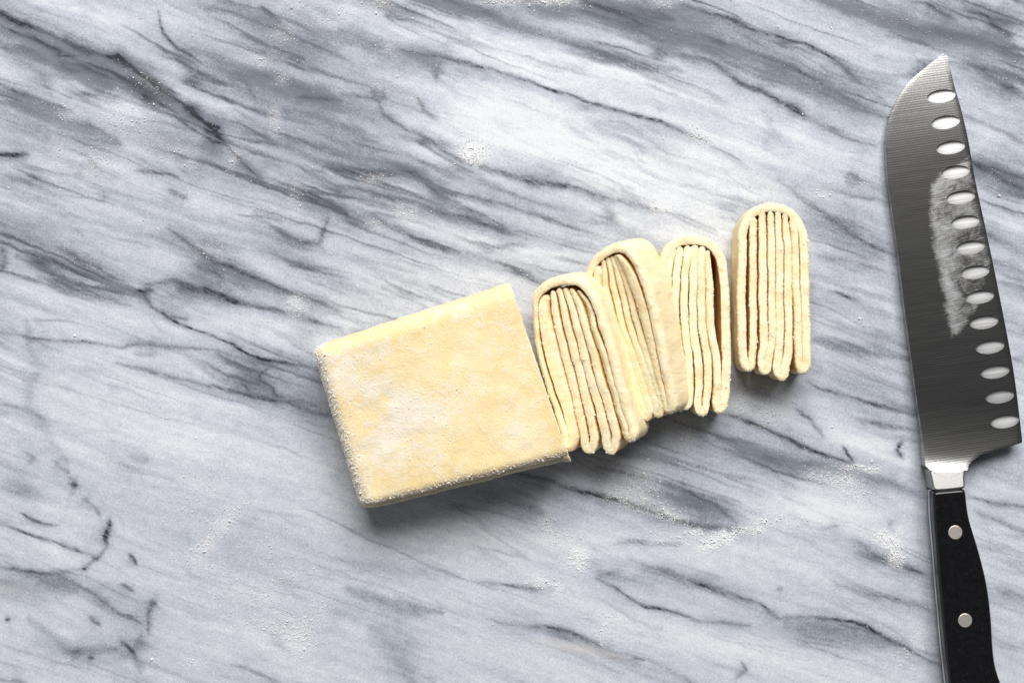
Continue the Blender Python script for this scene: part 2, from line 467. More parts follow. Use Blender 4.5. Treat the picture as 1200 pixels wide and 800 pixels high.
# soft grey clouding in the stone: (x, y, rx, ry, angle, amount)
CLOUDS = [
    (60, 60, 120, 26, 28, .20), (170, 110, 120, 30, 30, .22), (30, 130, 90, 28, 24, .20), (120, 190, 130, 25, 22, .12), (300, 70, 110, 40, 22, .22),
    (350, 130, 90, 55, 24, .22), (430, 180, 70, 35, 22, .20), (330, 200, 110, 25, 22, .14), (500, 215, 70, 18, 24, .22), (410, 255, 80, 18, 18, .16),
    (540, 10, 90, 14, 14, .26), (680, 5, 110, 18, 8, .34), (770, 30, 60, 22, 14, .28), (860, 55, 90, 30, 22, .24), (960, 110, 90, 30, 28, .24),
    (1050, 25, 100, 20, 14, .26), (1150, 20, 70, 22, 14, .30), (1170, 90, 60, 26, 14, .18), (1170, 200, 50, 14, 22, .25), (1010, 130, 40, 40, 0, .10),
    (480, 65, 45, 18, 14, .18), (450, 110, 40, 20, 20, .22), (650, 215, 60, 10, 12, .18),
    (50, 280, 100, 22, 22, .24), (100, 320, 80, 14, 22, .20), (240, 340, 80, 22, 14, .26), (240, 295, 60, 12, 30, .24), (320, 290, 60, 20, 18, .14),
    (310, 445, 55, 24, 14, .20), (360, 470, 40, 40, 10, .14), (20, 575, 30, 18, 20, .28), (60, 685, 80, 14, 4, .18), (150, 740, 40, 40, 40, .14), (90, 770, 60, 16, 6, .18),
    (260, 640, 120, 24, 8, .12), (380, 715, 90, 22, 10, .12), (620, 595, 90, 16, 14, .16), (750, 595, 60, 20, 14, .22), (820, 592, 50, 16, 18, .36), (720, 668, 70, 12, 12, .20),
    (780, 540, 90, 24, 14, .18), (880, 530, 70, 26, 16, .20), (900, 500, 50, 30, 24, .14), (1000, 560, 70, 14, 12, .20), (820, 680, 70, 10, 16, .18), (970, 740, 80, 14, 10, .20),
    (1030, 650, 50, 14, 14, .18), (1080, 620, 30, 90, 0, .06), (960, 300, 60, 60, 0, .10), (1020, 410, 60, 30, 12, .12), (1000, 450, 60, 18, 12, .10), (1170, 690, 40, 20, 10, .12),
    (470, 760, 26, 50, -25, .10), (660, 745, 70, 8, 12, .12), (240, 20, 60, 20, 20, .06),
    (700, 175, 190, 38, 12, -.26), (600, 130, 80, 40, 12, -.20), (560, 45, 100, 14, 12, -.20), (700, 95, 120, 16, 16, -.18), (870, 180, 80, 28, 20, -.20), (830, 230, 80, 22, 14, -.15), (950, 185, 60, 20, 22, -.16),
    (160, 215, 60, 14, 20, -.12), (150, 140, 30, 16, 10, -.12), (90, 30, 30, 8, 20, -.08), (130, 15, 50, 10, 22, -.12), (110, 445, 90, 26, 10, -.10), (200, 500, 120, 40, 8, -.10), (350, 400, 60, 12, 12, -.14), (200, 380, 60, 8, 14, -.10), (70, 645, 40, 10, 20, -.10), (330, 760, 90, 20, 10, -.08), (1170, 150, 30, 12, 20, -.1), (1180, 260, 30, 20, 14, -.1),
    (640, 640, 110, 18, 8, -.10), (930, 590, 80, 20, 10, -.12), (820, 760, 120, 18, 10, -.12), (980, 600, 60, 10, 8, -.10), (1010, 520, 50, 14, 10, -.12), (560, 320, 60, 14, 14, -.10), (860, 650, 90, 12, 8, -.08),
]


# where flour was strewn: (x, y, rx, ry, angle, grains)
HEAPS = [(555, 178, 15, 11, 10, 420), (553, 186, 9, 5, 10, 160), (590, 2, 22, 5, 0, 160), (650, 3, 22, 5, 0, 220), (775, 4, 12, 6, 0, 60), (445, 6, 14, 8, 0, 120), (403, 12, 9, 10, 0, 70),
         (475, 252, 14, 9, 20, 130), (440, 265, 14, 6, 0, 60), (438, 210, 12, 5, 0, 60), (457, 58, 7, 6, 0, 40), (444, 104, 6, 9, 0, 30), (470, 98, 10, 5, 0, 25), (490, 118, 5, 9, 0, 25),
         (150, 140, 40, 24, 0, 330), (120, 190, 26, 12, 10, 230), (80, 135, 12, 8, 0, 60), (68, 180, 9, 22, 0, 60), (104, 205, 8, 12, 0, 70), (190, 175, 30, 14, 0, 110), (275, 185, 7, 14, 20, 80), (222, 192, 5, 5, 0, 25),
         (300, 70, 18, 7, 0, 90), (332, 40, 14, 14, 0, 110), (345, 4, 16, 8, 0, 90), (378, 26, 14, 6, 0, 60), (330, 90, 9, 6, 0, 50), (322, 140, 6, 16, 0, 80), (345, 235, 7, 24, 0, 90), (175, 95, 30, 10, 20, 80),
         (348, 360, 9, 12, 0, 130), (345, 352, 7, 6, 0, 40), (80, 300, 20, 8, 20, 40), (240, 295, 14, 9, 0, 40),
         (262, 612, 22, 12, -40, 300), (240, 640, 12, 8, -40, 120), (210, 600, 16, 14, 0, 80), (300, 700, 40, 20, 0, 420), (330, 735, 30, 14, 0, 420), (352, 745, 16, 14, -30, 260), (372, 715, 16, 16, 0, 160), (230, 660, 26, 12, 0, 130), (310, 640, 40, 20, 0, 180), (335, 675, 20, 12, 0, 120), (230, 560, 30, 18, 0, 130), (180, 770, 6, 4, 0, 16), (225, 780, 12, 5, 0, 30),
         (640, 612, 8, 16, 10, 110), (658, 628, 14, 10, 40, 110), (678, 655, 11, 11, 0, 300), (640, 685, 16, 6, 10, 110), (632, 680, 7, 7, 0, 60), (705, 740, 6, 12, 0, 70), (712, 725, 12, 7, 0, 40),
         (735, 560, 24, 22, 0, 420), (748, 585, 22, 14, 0, 330), (725, 575, 14, 9, 0, 160), (760, 545, 14, 14, 0, 90), (785, 603, 20, 6, 14, 200), (840, 634, 16, 7, -24, 520), (858, 625, 14, 5, -14, 240), (815, 625, 12, 6, 10, 160), (785, 630, 24, 7, 6, 150), (890, 612, 16, 8, -20, 150), (930, 612, 30, 9, 10, 110), (885, 622, 12, 4, 0, 90),
         (1045, 635, 12, 12, 0, 330), (1050, 655, 9, 10, 0, 180), (1032, 630, 12, 6, 0, 110), (1010, 548, 20, 4, 4, 260), (985, 562, 22, 8, 0, 260), (1000, 575, 22, 9, 0, 170), (955, 555, 14, 8, 0, 70), (1060, 770, 12, 14, 0, 90), (1078, 745, 9, 14, 0, 60),
         (890, 475, 24, 18, 10, 260), (905, 485, 14, 14, 0, 140), (862, 470, 8, 12, 0, 90), (805, 510, 8, 10, 0, 90), (780, 500, 16, 9, 0, 90), (770, 245, 9, 5, 30, 90), (785, 250, 12, 5, 20, 50), (815, 155, 10, 10, 20, 130), (830, 168, 9, 5, 20, 70), (990, 215, 20, 16, 0, 90), (965, 225, 10, 8, 0, 40),
         (1150, 130, 60, 40, 0, 130), (1165, 215, 20, 20, 0, 50), (1170, 620, 26, 22, 0, 60), (1060, 20, 60, 16, 0, 90), (600, 330, 16, 5, -18, 60), (1010, 375, 8, 8, 0, 30), (1035, 430, 20, 14, 0, 60), (960, 400, 14, 14, 0, 30)]


def countertop():
    x0, x1, y0, y1, st = -260, 1460, -230, 1030, 1.7
    nx = int((x1 - x0) / st) + 1; ny = int((y1 - y0) / st) + 1
    gx, gy = np.meshgrid(np.linspace(x0, x1, nx), np.linspace(y0, y1, ny))
    X = gx.ravel(); Y = gy.ravel()
    # ragged, slightly wandering veins
    wx = X + 4.0 * fbm2(X / 60, Y / 46, 3, 3) + 1.1 * fbm2(X / 9, Y / 9, 23, 2)
    wy = Y + 4.0 * fbm2(X / 60, Y / 46, 53, 3) + 1.1 * fbm2(X / 9, Y / 9, 83, 2)
    thick = 1.0 + 0.55 * fbm2(X / 30, Y / 30, 131, 3)
    stren = np.clip(0.85 + 0.75 * fbm2(X / 38, Y / 38, 171, 3), 0.15, 1.4)
    vein = np.zeros_like(X); halo = np.zeros_like(X)
    for pts, w, s in VEINS:
        pts = np.array(pts, float)
        m = (X > pts[:, 0].min() - 12 * w - 14) & (X < pts[:, 0].max() + 12 * w + 14) & (Y > pts[:, 1].min() - 12 * w - 14) & (Y < pts[:, 1].max() + 12 * w + 14)
        if not m.any():
            continue
        px, py = wx[m], wy[m]
        d = np.full(px.shape, 1e9)
        tt = np.zeros(px.shape)
        side = np.zeros(px.shape)
        L = np.concatenate([[0], np.cumsum(np.hypot(*np.diff(pts, axis=0).T))])
        for i in range(len(pts) - 1):
            a, b = pts[i], pts[i + 1]
            ab = b - a
            t = np.clip(((px - a[0]) * ab[0] + (py - a[1]) * ab[1]) / (ab @ ab), 0, 1)
            ex = px - a[0] - t * ab[0]; ey = py - a[1] - t * ab[1]
            dd = np.hypot(ex, ey)
            k = dd < d
            d[k] = dd[k]; tt[k] = ((L[i] + t * (L[i + 1] - L[i])) / L[-1])[k]
            side[k] = np.sign(ab[0] * ey - ab[1] * ex)[k]
        taper = np.clip(np.minimum(tt, 1 - tt) / 0.18, 0, 1) * 0.65 + 0.35
        ww = w * thick[m] * taper
        # harder edge on the upper side, a soft smoky skirt below
        core = 1.25 * np.exp(-(d / ww) ** 2 * 0.75) * s * stren[m] * taper
        if w > 4.2:
            core *= 0.0
            hl = np.exp(-(d / (ww * 1.7)) ** 2) * s
        else:
            skirt = np.where(side > 0, 3.6, 2.4)
            hl = np.exp(-(d / (ww * skirt))) * s * 0.55
        vein[m] = np.maximum(vein[m], core)
        halo[m] = 1 - (1 - halo[m]) * (1 - np.clip(hl, 0, 1))
    cloud = np.zeros_like(X)
    cxw = X + 26 * fbm2(X / 90, Y / 60, 301, 4); cyw = Y + 20 * fbm2(X / 90, Y / 60, 331, 4)
    for cx, cy, rx, ry, an, am in CLOUDS:
        a = math.radians(an); c, s = math.cos(a), math.sin(a)
        u = (cxw - cx) * c + (cyw - cy) * s; v = -(cxw - cx) * s + (cyw - cy) * c
        cloud += am * np.exp(-((u / rx) ** 2 + (v / ry) ** 2))
    # the banding of the stone itself, running down to the right
    a = math.radians(19 + 0)
    u = wx * math.cos(a) + wy * math.sin(a); v = -wx * math.sin(a) + wy * math.cos(a)
    vv = v + 16 * fbm2(u / 260, v / 80, 401, 2)
    band = fbm2(u / 300, vv / 20, 431, 4)
    fineband = fbm2(u / 130, vv / 7, 461, 4)
    wisps = 1 - np.abs(fbm2(u / 120, vv / 20, 491, 3)) * 5.5
    wisps = np.clip(wisps, 0, 1) ** 2 * np.clip(0.5 + 1.4 * fbm2(u / 90, v / 70, 521, 2), 0, 1)
    calm = 1 / (1 + np.exp(-(Y - 430) / 70.0)) * 0.58        # the lower part of the slab is plainer
    stain = 0.240 + cloud * 0.86 + (1 - calm) * (0.20 * band + 0.06 * fineband + 0.14 * wisps) + halo * 0.62 - 0.12 * calm
    stain = np.clip(stain, 0.0, 1.0)
    # hair-fine threads that follow the banding
    thr = np.zeros_like(X)
    for sd, lu, lv, wd, am in ((901, 360, 34, .050, .70), (921, 300, 24, .065, .60), (941, 240, 17, .080, .45), (961, 420, 48, .036, .70)):
        f = fbm2(u / lu, (vv + 0.35 * (v - vv)) / lv, sd, 4, 0.36)
        msk = np.clip(-0.05 + 2.1 * fbm2(u / 150, v / 45, sd + 7, 3), 0, 1)
        line = np.exp(-(f / wd) ** 2) * msk
        thr = np.maximum(thr, am * line)
    thr *= (1 - 0.92 * calm) * np.clip(1 + 2.2 * cloud, 0.25, 1.4)
    stain = np.clip(stain + 0.30 * thr, 0, 1)
    vein = np.maximum(vein, thr * 0.62)
    vein = np.clip(vein * (0.95 + 0.45 * fineband), 0, 1)
    warm = 0.45 * np.exp(-(((X - 680) / 45) ** 2 + ((Y - 760 - 0.2 * (X - 680)) / 5) ** 2)) + 0.25 * np.exp(-(((X - 5) / 20) ** 2 + ((Y - 690) / 6) ** 2))
    film = np.zeros_like(X)
    for cx, cy, rx, ry, an, n in HEAPS:
        a = math.radians(an); c, s = math.cos(a), math.sin(a)
        m = (np.abs(X - cx) < 3.5 * max(rx, ry)) & (np.abs(Y - cy) < 3.5 * max(rx, ry))
        fx = X[m] + 5 * fbm2(X[m] / 9, Y[m] / 9, 601, 2) - cx; fy = Y[m] + 5 * fbm2(X[m] / 9, Y[m] / 9, 611, 2) - cy
        u_ = (fx * c + fy * s) / (rx * 1.05); v_ = (-fx * s + fy * c) / (ry * 1.05)
        film[m] += min(1.0, 0.40 * n / (rx * ry)) * np.exp(-(u_ ** 2 + v_ ** 2))
    film = np.clip(film, 0, 0.9)
    co = np.stack([(X - 600) * K, (400 - Y) * K, np.zeros_like(X)], 1)
    idx = np.arange(nx * ny).reshape(ny, nx)
    q = np.stack([idx[:-1, :-1], idx[1:, :-1], idx[1:, 1:], idx[:-1, 1:]], -1).reshape(-1, 4)
    # rim and underside, 20 mm thick
    ring = np.concatenate([idx[0, :-1], idx[:-1, -1], idx[-1, ::-1][:-1], idx[::-1, 0][:-1]])
    low = co[ring].copy(); low[:, 2] = -0.02
    n0 = len(co)
    r2 = np.arange(len(ring)) + n0
    side = np.stack([ring, np.roll(ring, -1), np.roll(r2, -1), r2], -1)
    co = np.concatenate([co, low])
    ext = lambda a_: np.concatenate([a_, a_[ring]])
    o = make_mesh('countertop', co, [q, side], M_MARBLE, attrs={'stain': ext(stain), 'vein': ext(vein), 'warm': ext(warm), 'film': ext(film)})
    o['kind'] = 'structure'
    o['label'] = 'white marble countertop with grey diagonal veining under everything'
    return o


countertop()


# ------------------------------------------------------------------ grains of flour
OCT_V = np.array([(1, 0, 0), (-1, 0, 0), (0, 1, 0), (0, -1, 0), (0, 0, 1), (0, 0, -1)], float)
OCT_F = np.array([(0, 2, 4), (2, 1, 4), (1, 3, 4), (3, 0, 4), (2, 0, 5), (1, 2, 5), (3, 1, 5), (0, 3, 5)])


def grains(name, pos, size, mat, parent=None):
    n = len(pos)
    ax = rng.normal(size=(n, 4)); ax /= np.linalg.norm(ax, axis=1)[:, None]
    w, x, y, z = ax.T
    R = np.stack([np.stack([1 - 2 * (y * y + z * z), 2 * (x * y - z * w), 2 * (x * z + y * w)], -1),
                  np.stack([2 * (x * y + z * w), 1 - 2 * (x * x + z * z), 2 * (y * z - x * w)], -1),
                  np.stack([2 * (x * z - y * w), 2 * (y * z + x * w), 1 - 2 * (x * x + y * y)], -1)], 1)
    v = OCT_V[None] * rng.uniform(0.6, 1.25, (n, 6, 1)) * size[:, None, None]
    v = np.einsum('nij,nkj->nki', R, v) + pos[:, None, :]
    f = OCT_F[None] + (np.arange(n) * 6)[:, None, None]
    o = make_mesh(name, v.reshape(-1, 3), f.reshape(-1, 3), mat, parent, smooth=False)
    o['kind'] = 'stuff'
    return o


def marble_flour():
    pos = []; size = []

    def add(px, py, s, lift=None):
        s = np.asarray(s)
        pos.append(np.stack([(px - 600) * K, (400 - py) * K, s * (0.5 if lift is None else lift)], 1)); size.append(s)

    # thin dust everywhere, denser where the hand strewed it
    n = 60000
    px = rng.uniform(-120, 1320, n); py = rng.uniform(-100, 900, n)
    dens = 0.12 + 0.5 * np.clip(fbm2(px / 120, py / 80, 700, 3) + 0.15, 0, 1)
    k = rng.uniform(size=n) < dens
    add(px[k], py[k], rng.lognormal(math.log(0.000125), 0.42, k.sum()))
    for cx, cy, rx, ry, an, n in HEAPS:
        n = int(n * 2.3)
        a = math.radians(an)
        u = rng.normal(size=n) * rx * 0.75; v = rng.normal(size=n) * ry * 0.75
        x = cx + u * math.cos(a) - v * math.sin(a); y = cy + u * math.sin(a) + v * math.cos(a)
        # clump: pull the grains towards ridges of a noise field
        x += 2.5 * noise2(x / 4, y / 4, 811); y += 2.5 * noise2(x / 4, y / 4, 812)
        s = rng.lognormal(math.log(0.000118), 0.50, n)
        add(x, y, s, 0.5 + 0.9 * rng.uniform(size=n) * np.exp(-((u / rx) ** 2 + (v / ry) ** 2)))
    # a few larger crumbs
    cr = np.array([(11, 220), (178, 772), (226, 42), (1007, 288 + 85), (505, 248), (930, 470), (640, 540), (352, 282), (975, 500), (1185, 560), (88, 393)])
    add(cr[:, 0].astype(float), cr[:, 1].astype(float), rng.uniform(0.0004, 0.0008, len(cr)))
    p = np.concatenate(pos); s = np.concatenate(size)
    o = grains('scattered_flour', p, s, M_FLOUR)
    o['label'] = 'white flour grains strewn in dust and small heaps over the marble'
    o['category'] = 'flour'


marble_flour()


# ------------------------------------------------------------------ dough ribbons
def catmull(pts, n_per):
    """smooth polyline through points of any dimension"""
    p = np.asarray(pts, float)
    p = np.concatenate([[2 * p[0] - p[1]], p, [2 * p[-1] - p[-2]]])
    out = []
    for i in range(1, len(p) - 2):
        for t in np.linspace(0, 1, n_per, endpoint=False):
            a, b, c, d = p[i - 1:i + 3]
            out.append(0.5 * ((2 * b) + (c - a) * t + (2 * a - 5 * b + 4 * c - d) * t * t + (3 * b - a - 3 * c + d) * t ** 3))
    out.append(p[-2])
    return np.array(out)


def resample(p, step):
    d = np.concatenate([[0], np.cumsum(np.linalg.norm(np.diff(p[:, :2], axis=0), axis=1))])
    n = max(8, int(d[-1] / step))
    s = np.linspace(0, d[-1], n)
    return np.stack([np.interp(s, d, p[:, k]) for k in range(p.shape[1])], 1)


def u_turn(a, b, bottom):
    """points joining strand end a to strand end b round a fold; bottom: the pixel row of the fold's crest less half the layer"""
    m = (a + b) / 2; r = (b - a) / 2
    h = bottom - m[1]
    out = []
    for t in np.linspace(0, math.pi, 9)[1:-1]:
        q = m.copy(); q[:2] = m[:2] - r[:2] * math.cos(t); q[1] += h * math.sin(t)
        q[2:] = a[2:] + (b[2:] - a[2:]) * t / math.pi
        out.append(q)
    return out


def ribbon_mesh(path, T, depth_n, rc, step, rn=None):
    """path (n,4): u, v, width, offset along N (metres). Returns local verts (u,v,n), quads, cut"""
    p = resample(path, step)
    n = len(p)
    tg = np.gradient(p[:, :2], axis=0); tg /= np.linalg.norm(tg, axis=1)[:, None] + 1e-12
    nr = np.stack([-tg[:, 1], tg[:, 0]], 1)
    ds = np.linalg.norm(np.gradient(p[:, :2], axis=0), axis=1)
    dth = np.gradient(np.unwrap(np.arctan2(tg[:, 1], tg[:, 0])))
    curv = dth / (ds + 1e-12)
    for _ in range(3):
        curv = np.convolve(np.pad(curv, 1, mode='edge'), [.25, .5, .25], 'valid')
    hw = p[:, 2] / 2
    hl = np.where(curv > 0, np.minimum(hw, 0.93 / np.maximum(curv, 1e-6)), hw)     # side +nr
    hr = np.where(curv < 0, np.minimum(hw, 0.93 / np.maximum(-curv, 1e-6)), hw)
    # rounded ends
    s = np.concatenate([[0], np.cumsum(np.linalg.norm(np.diff(p[:, :2], axis=0), axis=1))])
    e = np.minimum(s, s[-1] - s) / (p[:, 2] * 0.55)
    e = np.sqrt(np.clip(1 - (1 - np.clip(e, 0, 1)) ** 2, 0.06, 1))
    hl = hl * e; hr = hr * e
    rn = rc if rn is None else rn
    prof = []                                                   # (side -1..1, inset, depth, cut)
    ang = np.linspace(0, math.pi / 2, 5)
    dps = rc + (T - 2 * rc) * np.linspace(0, 1, depth_n + 1)
    dpn = 1.5 * rn + (T - 1.5 * rn - rc) * np.linspace(0, 1, depth_n + 1)
    for dd in dpn[::-1]:
        prof.append((-1, 0, -dd, 0.0))
    for t in ang[1:]:
        prof.append((-1, rn * (1 - math.cos(t)), -1.5 * rn * (1 - math.sin(t)), 0.15 + 0.85 * math.sin(t) ** 2))
    for q_ in (-0.55, -0.2, 0.2, 0.55):
        prof.append((q_, 0, 0.00012 * (1 - q_ * q_), 1.0))
    for t in ang[::-1][:-1]:
        prof.append((1, rc * (1 - math.cos(t)), -rc * (1 - math.sin(t)), 0.35 + 0.65 * math.sin(t)))
    for dd in dps:
        prof.append((1, 0, -dd, 0.0))
    prof.append((1, rc * .9, -T, 0.0)); prof.append((-1, rc * .9, -T, 0.0))
    m = len(prof)
    V = np.zeros((n, m, 3)); C = np.zeros((n, m))
    for j, (sd, ins, dep, cut) in enumerate(prof):
        if abs(sd) < 1:
            e0 = np.minimum(-(hr - rn), -0.05 * hr); e1 = np.maximum(hl - rc, 0.05 * hl)
            off = e0 + (e1 - e0) * (0.5 + sd * 0.75)
        elif sd < 0:
            off = np.minimum(-(hr - ins), -0.05 * hr)
        else:
            off = np.maximum(hl - ins, 0.05 * hl)
        V[:, j, :2] = p[:, :2] + nr * off[:, None]
        V[:, j, 2] = p[:, 3] + dep
        C[:, j] = cut
    idx = np.arange(n * m).reshape(n, m)
    q = np.stack([idx[:-1], np.roll(idx, -1, 1)[:-1], np.roll(idx, -1, 1)[1:], idx[1:]], -1).reshape(-1, 4)
    V = V.reshape(-1, 3); C = C.ravel()
    # end caps: fan round a centre
    caps = []
    for r in (0, n - 1):
        c = V[idx[r]].mean(0); ci = len(V)
        V = np.concatenate([V, [c]]); C = np.append(C, 0.5)
        a, b = idx[r], np.roll(idx[r], -1)
        tri = np.stack([np.full(m, ci), b, a] if r == 0 else [np.full(m, ci), a, b], -1)
        caps.append(tri)
    return V, [q, np.concatenate(caps)], C


def rough(W, amp1, amp2, seed):
    for amp, sc in ((amp1, 0.006), (amp2, 0.0011)):
        for k in range(3):
            W[:, k] += amp * noise3(W / sc + 17.0 * k, seed + k)
    return W


def surf_sample(W, faces, n, weight):
    tris = np.concatenate([np.concatenate([f[:, [0, 1, 2]], f[:, [0, 2, 3]]]) if f.shape[1] == 4 else f for f in faces])
    a, b, c = W[tris[:, 0]], W[tris[:, 1]], W[tris[:, 2]]
    nn = np.cross(b - a, c - a); ar = np.linalg.norm(nn, axis=1)
    nn = nn / (ar[:, None] + 1e-15)
    ctr = (a + b + c) / 3
    w = ar * weight(ctr, nn, tris); w[~np.isfinite(w)] = 0
    k = rng.choice(len(tris), n, p=w / w.sum())
    r1 = np.sqrt(rng.uniform(size=n)); r2 = rng.uniform(size=n)
    return (1 - r1)[:, None] * a[k] + (r1 * (1 - r2))[:, None] * b[k] + (r1 * r2)[:, None] * c[k], nn[k]


def orient(W, faces):
    """make faces point outward (signed volume positive)"""
    vol = 0
    for f in faces:
        tl = [f[:, [0, 1, 2]], f[:, [0, 2, 3]]] if f.shape[1] == 4 else [f]
        for t in tl:
            vol += np.einsum('ij,ij->i', W[t[:, 0]], np.cross(W[t[:, 1]], W[t[:, 2]])).sum()
    return faces if vol > 0 else [f[:, ::-1] for f in faces]


def slice_frame(origin_px, z, vdir, tilt):
    O = P(origin_px[0], origin_px[1], z)
    v = np.array([vdir[0], -vdir[1], 0.0]); v /= np.linalg.norm(v)
    uf = np.array([-v[1], v[0], 0.0])
    if uf[0] < 0:
        uf = -uf
    a = math.radians(tilt)
    U = uf * math.cos(a) + np.array([0, 0, 1.0]) * math.sin(a)
    N = -uf * math.sin(a) + np.array([0, 0, 1.0]) * math.cos(a)
    return O, U, v, N


CAM = np.array([0, 0, H])


def to_plane(px, py, fr):
    O, U, V, N = fr
    d = P(px, py, 0) - CAM
    t = ((O - CAM) @ N) / (d @ N)
    q = CAM + d * t - O
    return q @ U, q @ V


def hull2d(p):
    p = sorted(map(tuple, p))
    def half(q):
        o = []
        for a in q:
            while len(o) > 1 and (o[-1][0] - o[-2][0]) * (a[1] - o[-2][1]) - (o[-1][1] - o[-2][1]) * (a[0] - o[-2][0]) <= 0:
                o.pop()
            o.append(a)
        return o[:-1]
    return half(p) + half(p[::-1])


def hull_dist(p, h):
    d = np.full(len(p), 1e9)
    for i in range(len(h)):
        a, ab = h[i - 1], h[i] - h[i - 1]
        t = np.clip(((p - a) @ ab) / (ab @ ab + 1e-15), 0, 1)
        d = np.minimum(d, np.linalg.norm(p - a - t[:, None] * ab, axis=1))
    return d


def build_slice(label, frame_args, T, outer, inners, group, seed, crumbs=850, rc_o=0.0010):
    fr = slice_frame(*frame_args)
    O, U, V, N = fr
    base = O - N * T + U * 0.016
    root = empty('dough_slice', (base[0], base[1], 0.0), label, 'dough slice', group)

    hull = []

    def part(name, pts):
        # pts: x px, y px, width mm, offset mm
        sm = catmull(pts, 8)
        loc = np.array([list(to_plane(a[0], a[1], fr)) + [a[2] * MM, a[3] * MM * 0.5] for a in sm])
        loc[:, 2] *= 1.04
        L, F, C = ribbon_mesh(loc, T, 9, 0.00050 if name == 'outer_layer' else 0.00062, 0.00050, rc_o if name == 'outer_layer' else None)
        # the layers sag and waver a little below the cut
        W = O + L[:, :1] * U + L[:, 1:2] * V + L[:, 2:3] * N
        W = rough(W, 0.00028, 0.00013, seed)
        W[:, 2] = np.maximum(W[:, 2], 0.0003)
        F = orient(W, F)
        if name == 'outer_layer':
            hull[:] = hull2d(L[:, :2])
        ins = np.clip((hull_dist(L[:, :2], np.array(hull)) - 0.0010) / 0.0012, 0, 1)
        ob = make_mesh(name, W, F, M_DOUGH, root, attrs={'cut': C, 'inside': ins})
        n = int(crumbs * (2.0 if name == 'outer_layer' else 1.0))
        cut = C

        def wt(c, nn, tr):
            cm = cut[tr].mean(1)
            up = np.clip(nn @ N, 0, 1)
            edge = np.exp(-((cm - 0.55) / 0.28) ** 2)
            return 0.10 * np.clip(nn[:, 2], 0, 1) + 1.6 * edge * (up > 0.2) + 0.05 * up
        p, nn = surf_sample(W, F, n, wt)
        s = rng.lognormal(math.log(0.00018), 0.38, n)
        gr = grains('flour_crumbs', p + nn * (s * 0.25)[:, None], s, M_CRUMB, ob)
        return ob

    part('outer_layer', outer)
    for pts in inners:
        part('inner_layer', pts)
    return root


def strand(xs, w, off=0.0, taper=True):
    """list of (x,y) top to bottom -> rows x,y,w,off"""
    r = [np.array([x, y, w if not hasattr(w, '__len__') else w[i], off if not hasattr(off, '__len__') else off[i]], float) for i, (x, y) in enumerate(xs)]
    return r


def U_layer(a, b, bottom):
    """fold: down strand a, round the bottom, up strand b"""
    return a + u_turn(a[-1], b[-1], bottom) + b[::-1]


def outer_layer(s2, s1, arch, s7, bot_l, bot_r):
    """s2 up-end .. fold .. s1 up .. arch .. (arch includes right leg) .. fold .. s7"""
    r = s2 + u_turn(s2[-1], s1[-1], bot_l) + s1[::-1] + arch + u_turn(arch[-1], s7[-1], bot_r) + s7[::-1]
    return np.array(r)


GROUP = 'slices cut from the folded dough'
# slice next to the block, leaning slightly
w7 = [2.4, 3.0, 3.4, 3.6, 3.7, 3.8, 3.7]
s2 = strand([(640, 346), (636.5, 362), (641, 390), (648, 420), (657, 450), (666, 480), (672, 508)], [3.4, 5.0, 6.4, 7.0, 6.6, 5.8, 5.0], [-2.0, -1.2, -.8, -.8, -.6, -.4, 0])
s1 = strand([(626, 360), (627, 390), (632, 420), (641, 450), (651, 480), (660, 506)], [3.0, 3.0, 3.0, 3.2, 3.6, 4], [-.6, -1.5, -2, -2, -1.5, -.5])
arch = strand([(628, 348), (634, 339), (643, 333), (654, 329.5), (667, 328.0), (680, 331.5), (691, 342.5), (699.5, 359), (707, 380), (713.5, 400), (719, 420), (726, 450), (731.5, 470), (738, 490), (742, 505)], 4.1)
s7 = strand([(675, 341), (688, 360), (696.5, 390), (707.5, 420), (715.5, 450), (723.5, 478), (731, 502)], [2.0, 2.8, 3.4, 3.7, 3.6, 3.6, 3.4], [-2.8, -2.2, -1.6, -1.2, -1, -.8, -.2])
o1 = outer_layer(s2, s1, arch, s7, 524, 514)
i1 = np.array(U_layer(strand([(646, 341), (649, 360), (655, 390), (663, 420), (671, 450), (678, 480), (684, 510)], w7, [-2.2, -1.4, -1, -.8, -.5, -.2, 0]),
                      strand([(653, 337.5), (659, 360), (666, 390), (674.5, 420), (682, 450), (689.5, 480), (696, 510)], w7, [-2.4, -1.6, -1, -.8, -.5, -.2, 0]), 527))
i2 = np.array(U_layer(strand([(660, 337), (669, 360), (677, 390), (685, 420), (693, 450), (702, 480), (709, 508)], w7, [-2.6, -1.8, -1.2, -.8, -.5, -.2, 0]),
                      strand([(667, 338), (678.5, 360), (687, 390), (696.5, 420), (704, 450), (713.5, 480), (721, 508)], w7, [-2.8, -2, -1.3, -.8, -.5, -.2, 0]), 528))
build_slice('folded dough slice right beside the dough block, leaning, with a wide left layer', ((624, 420), 0.0178, (63, 190), 22), 0.019, o1, [i1, i2], GROUP, 11, rc_o=0.0019)

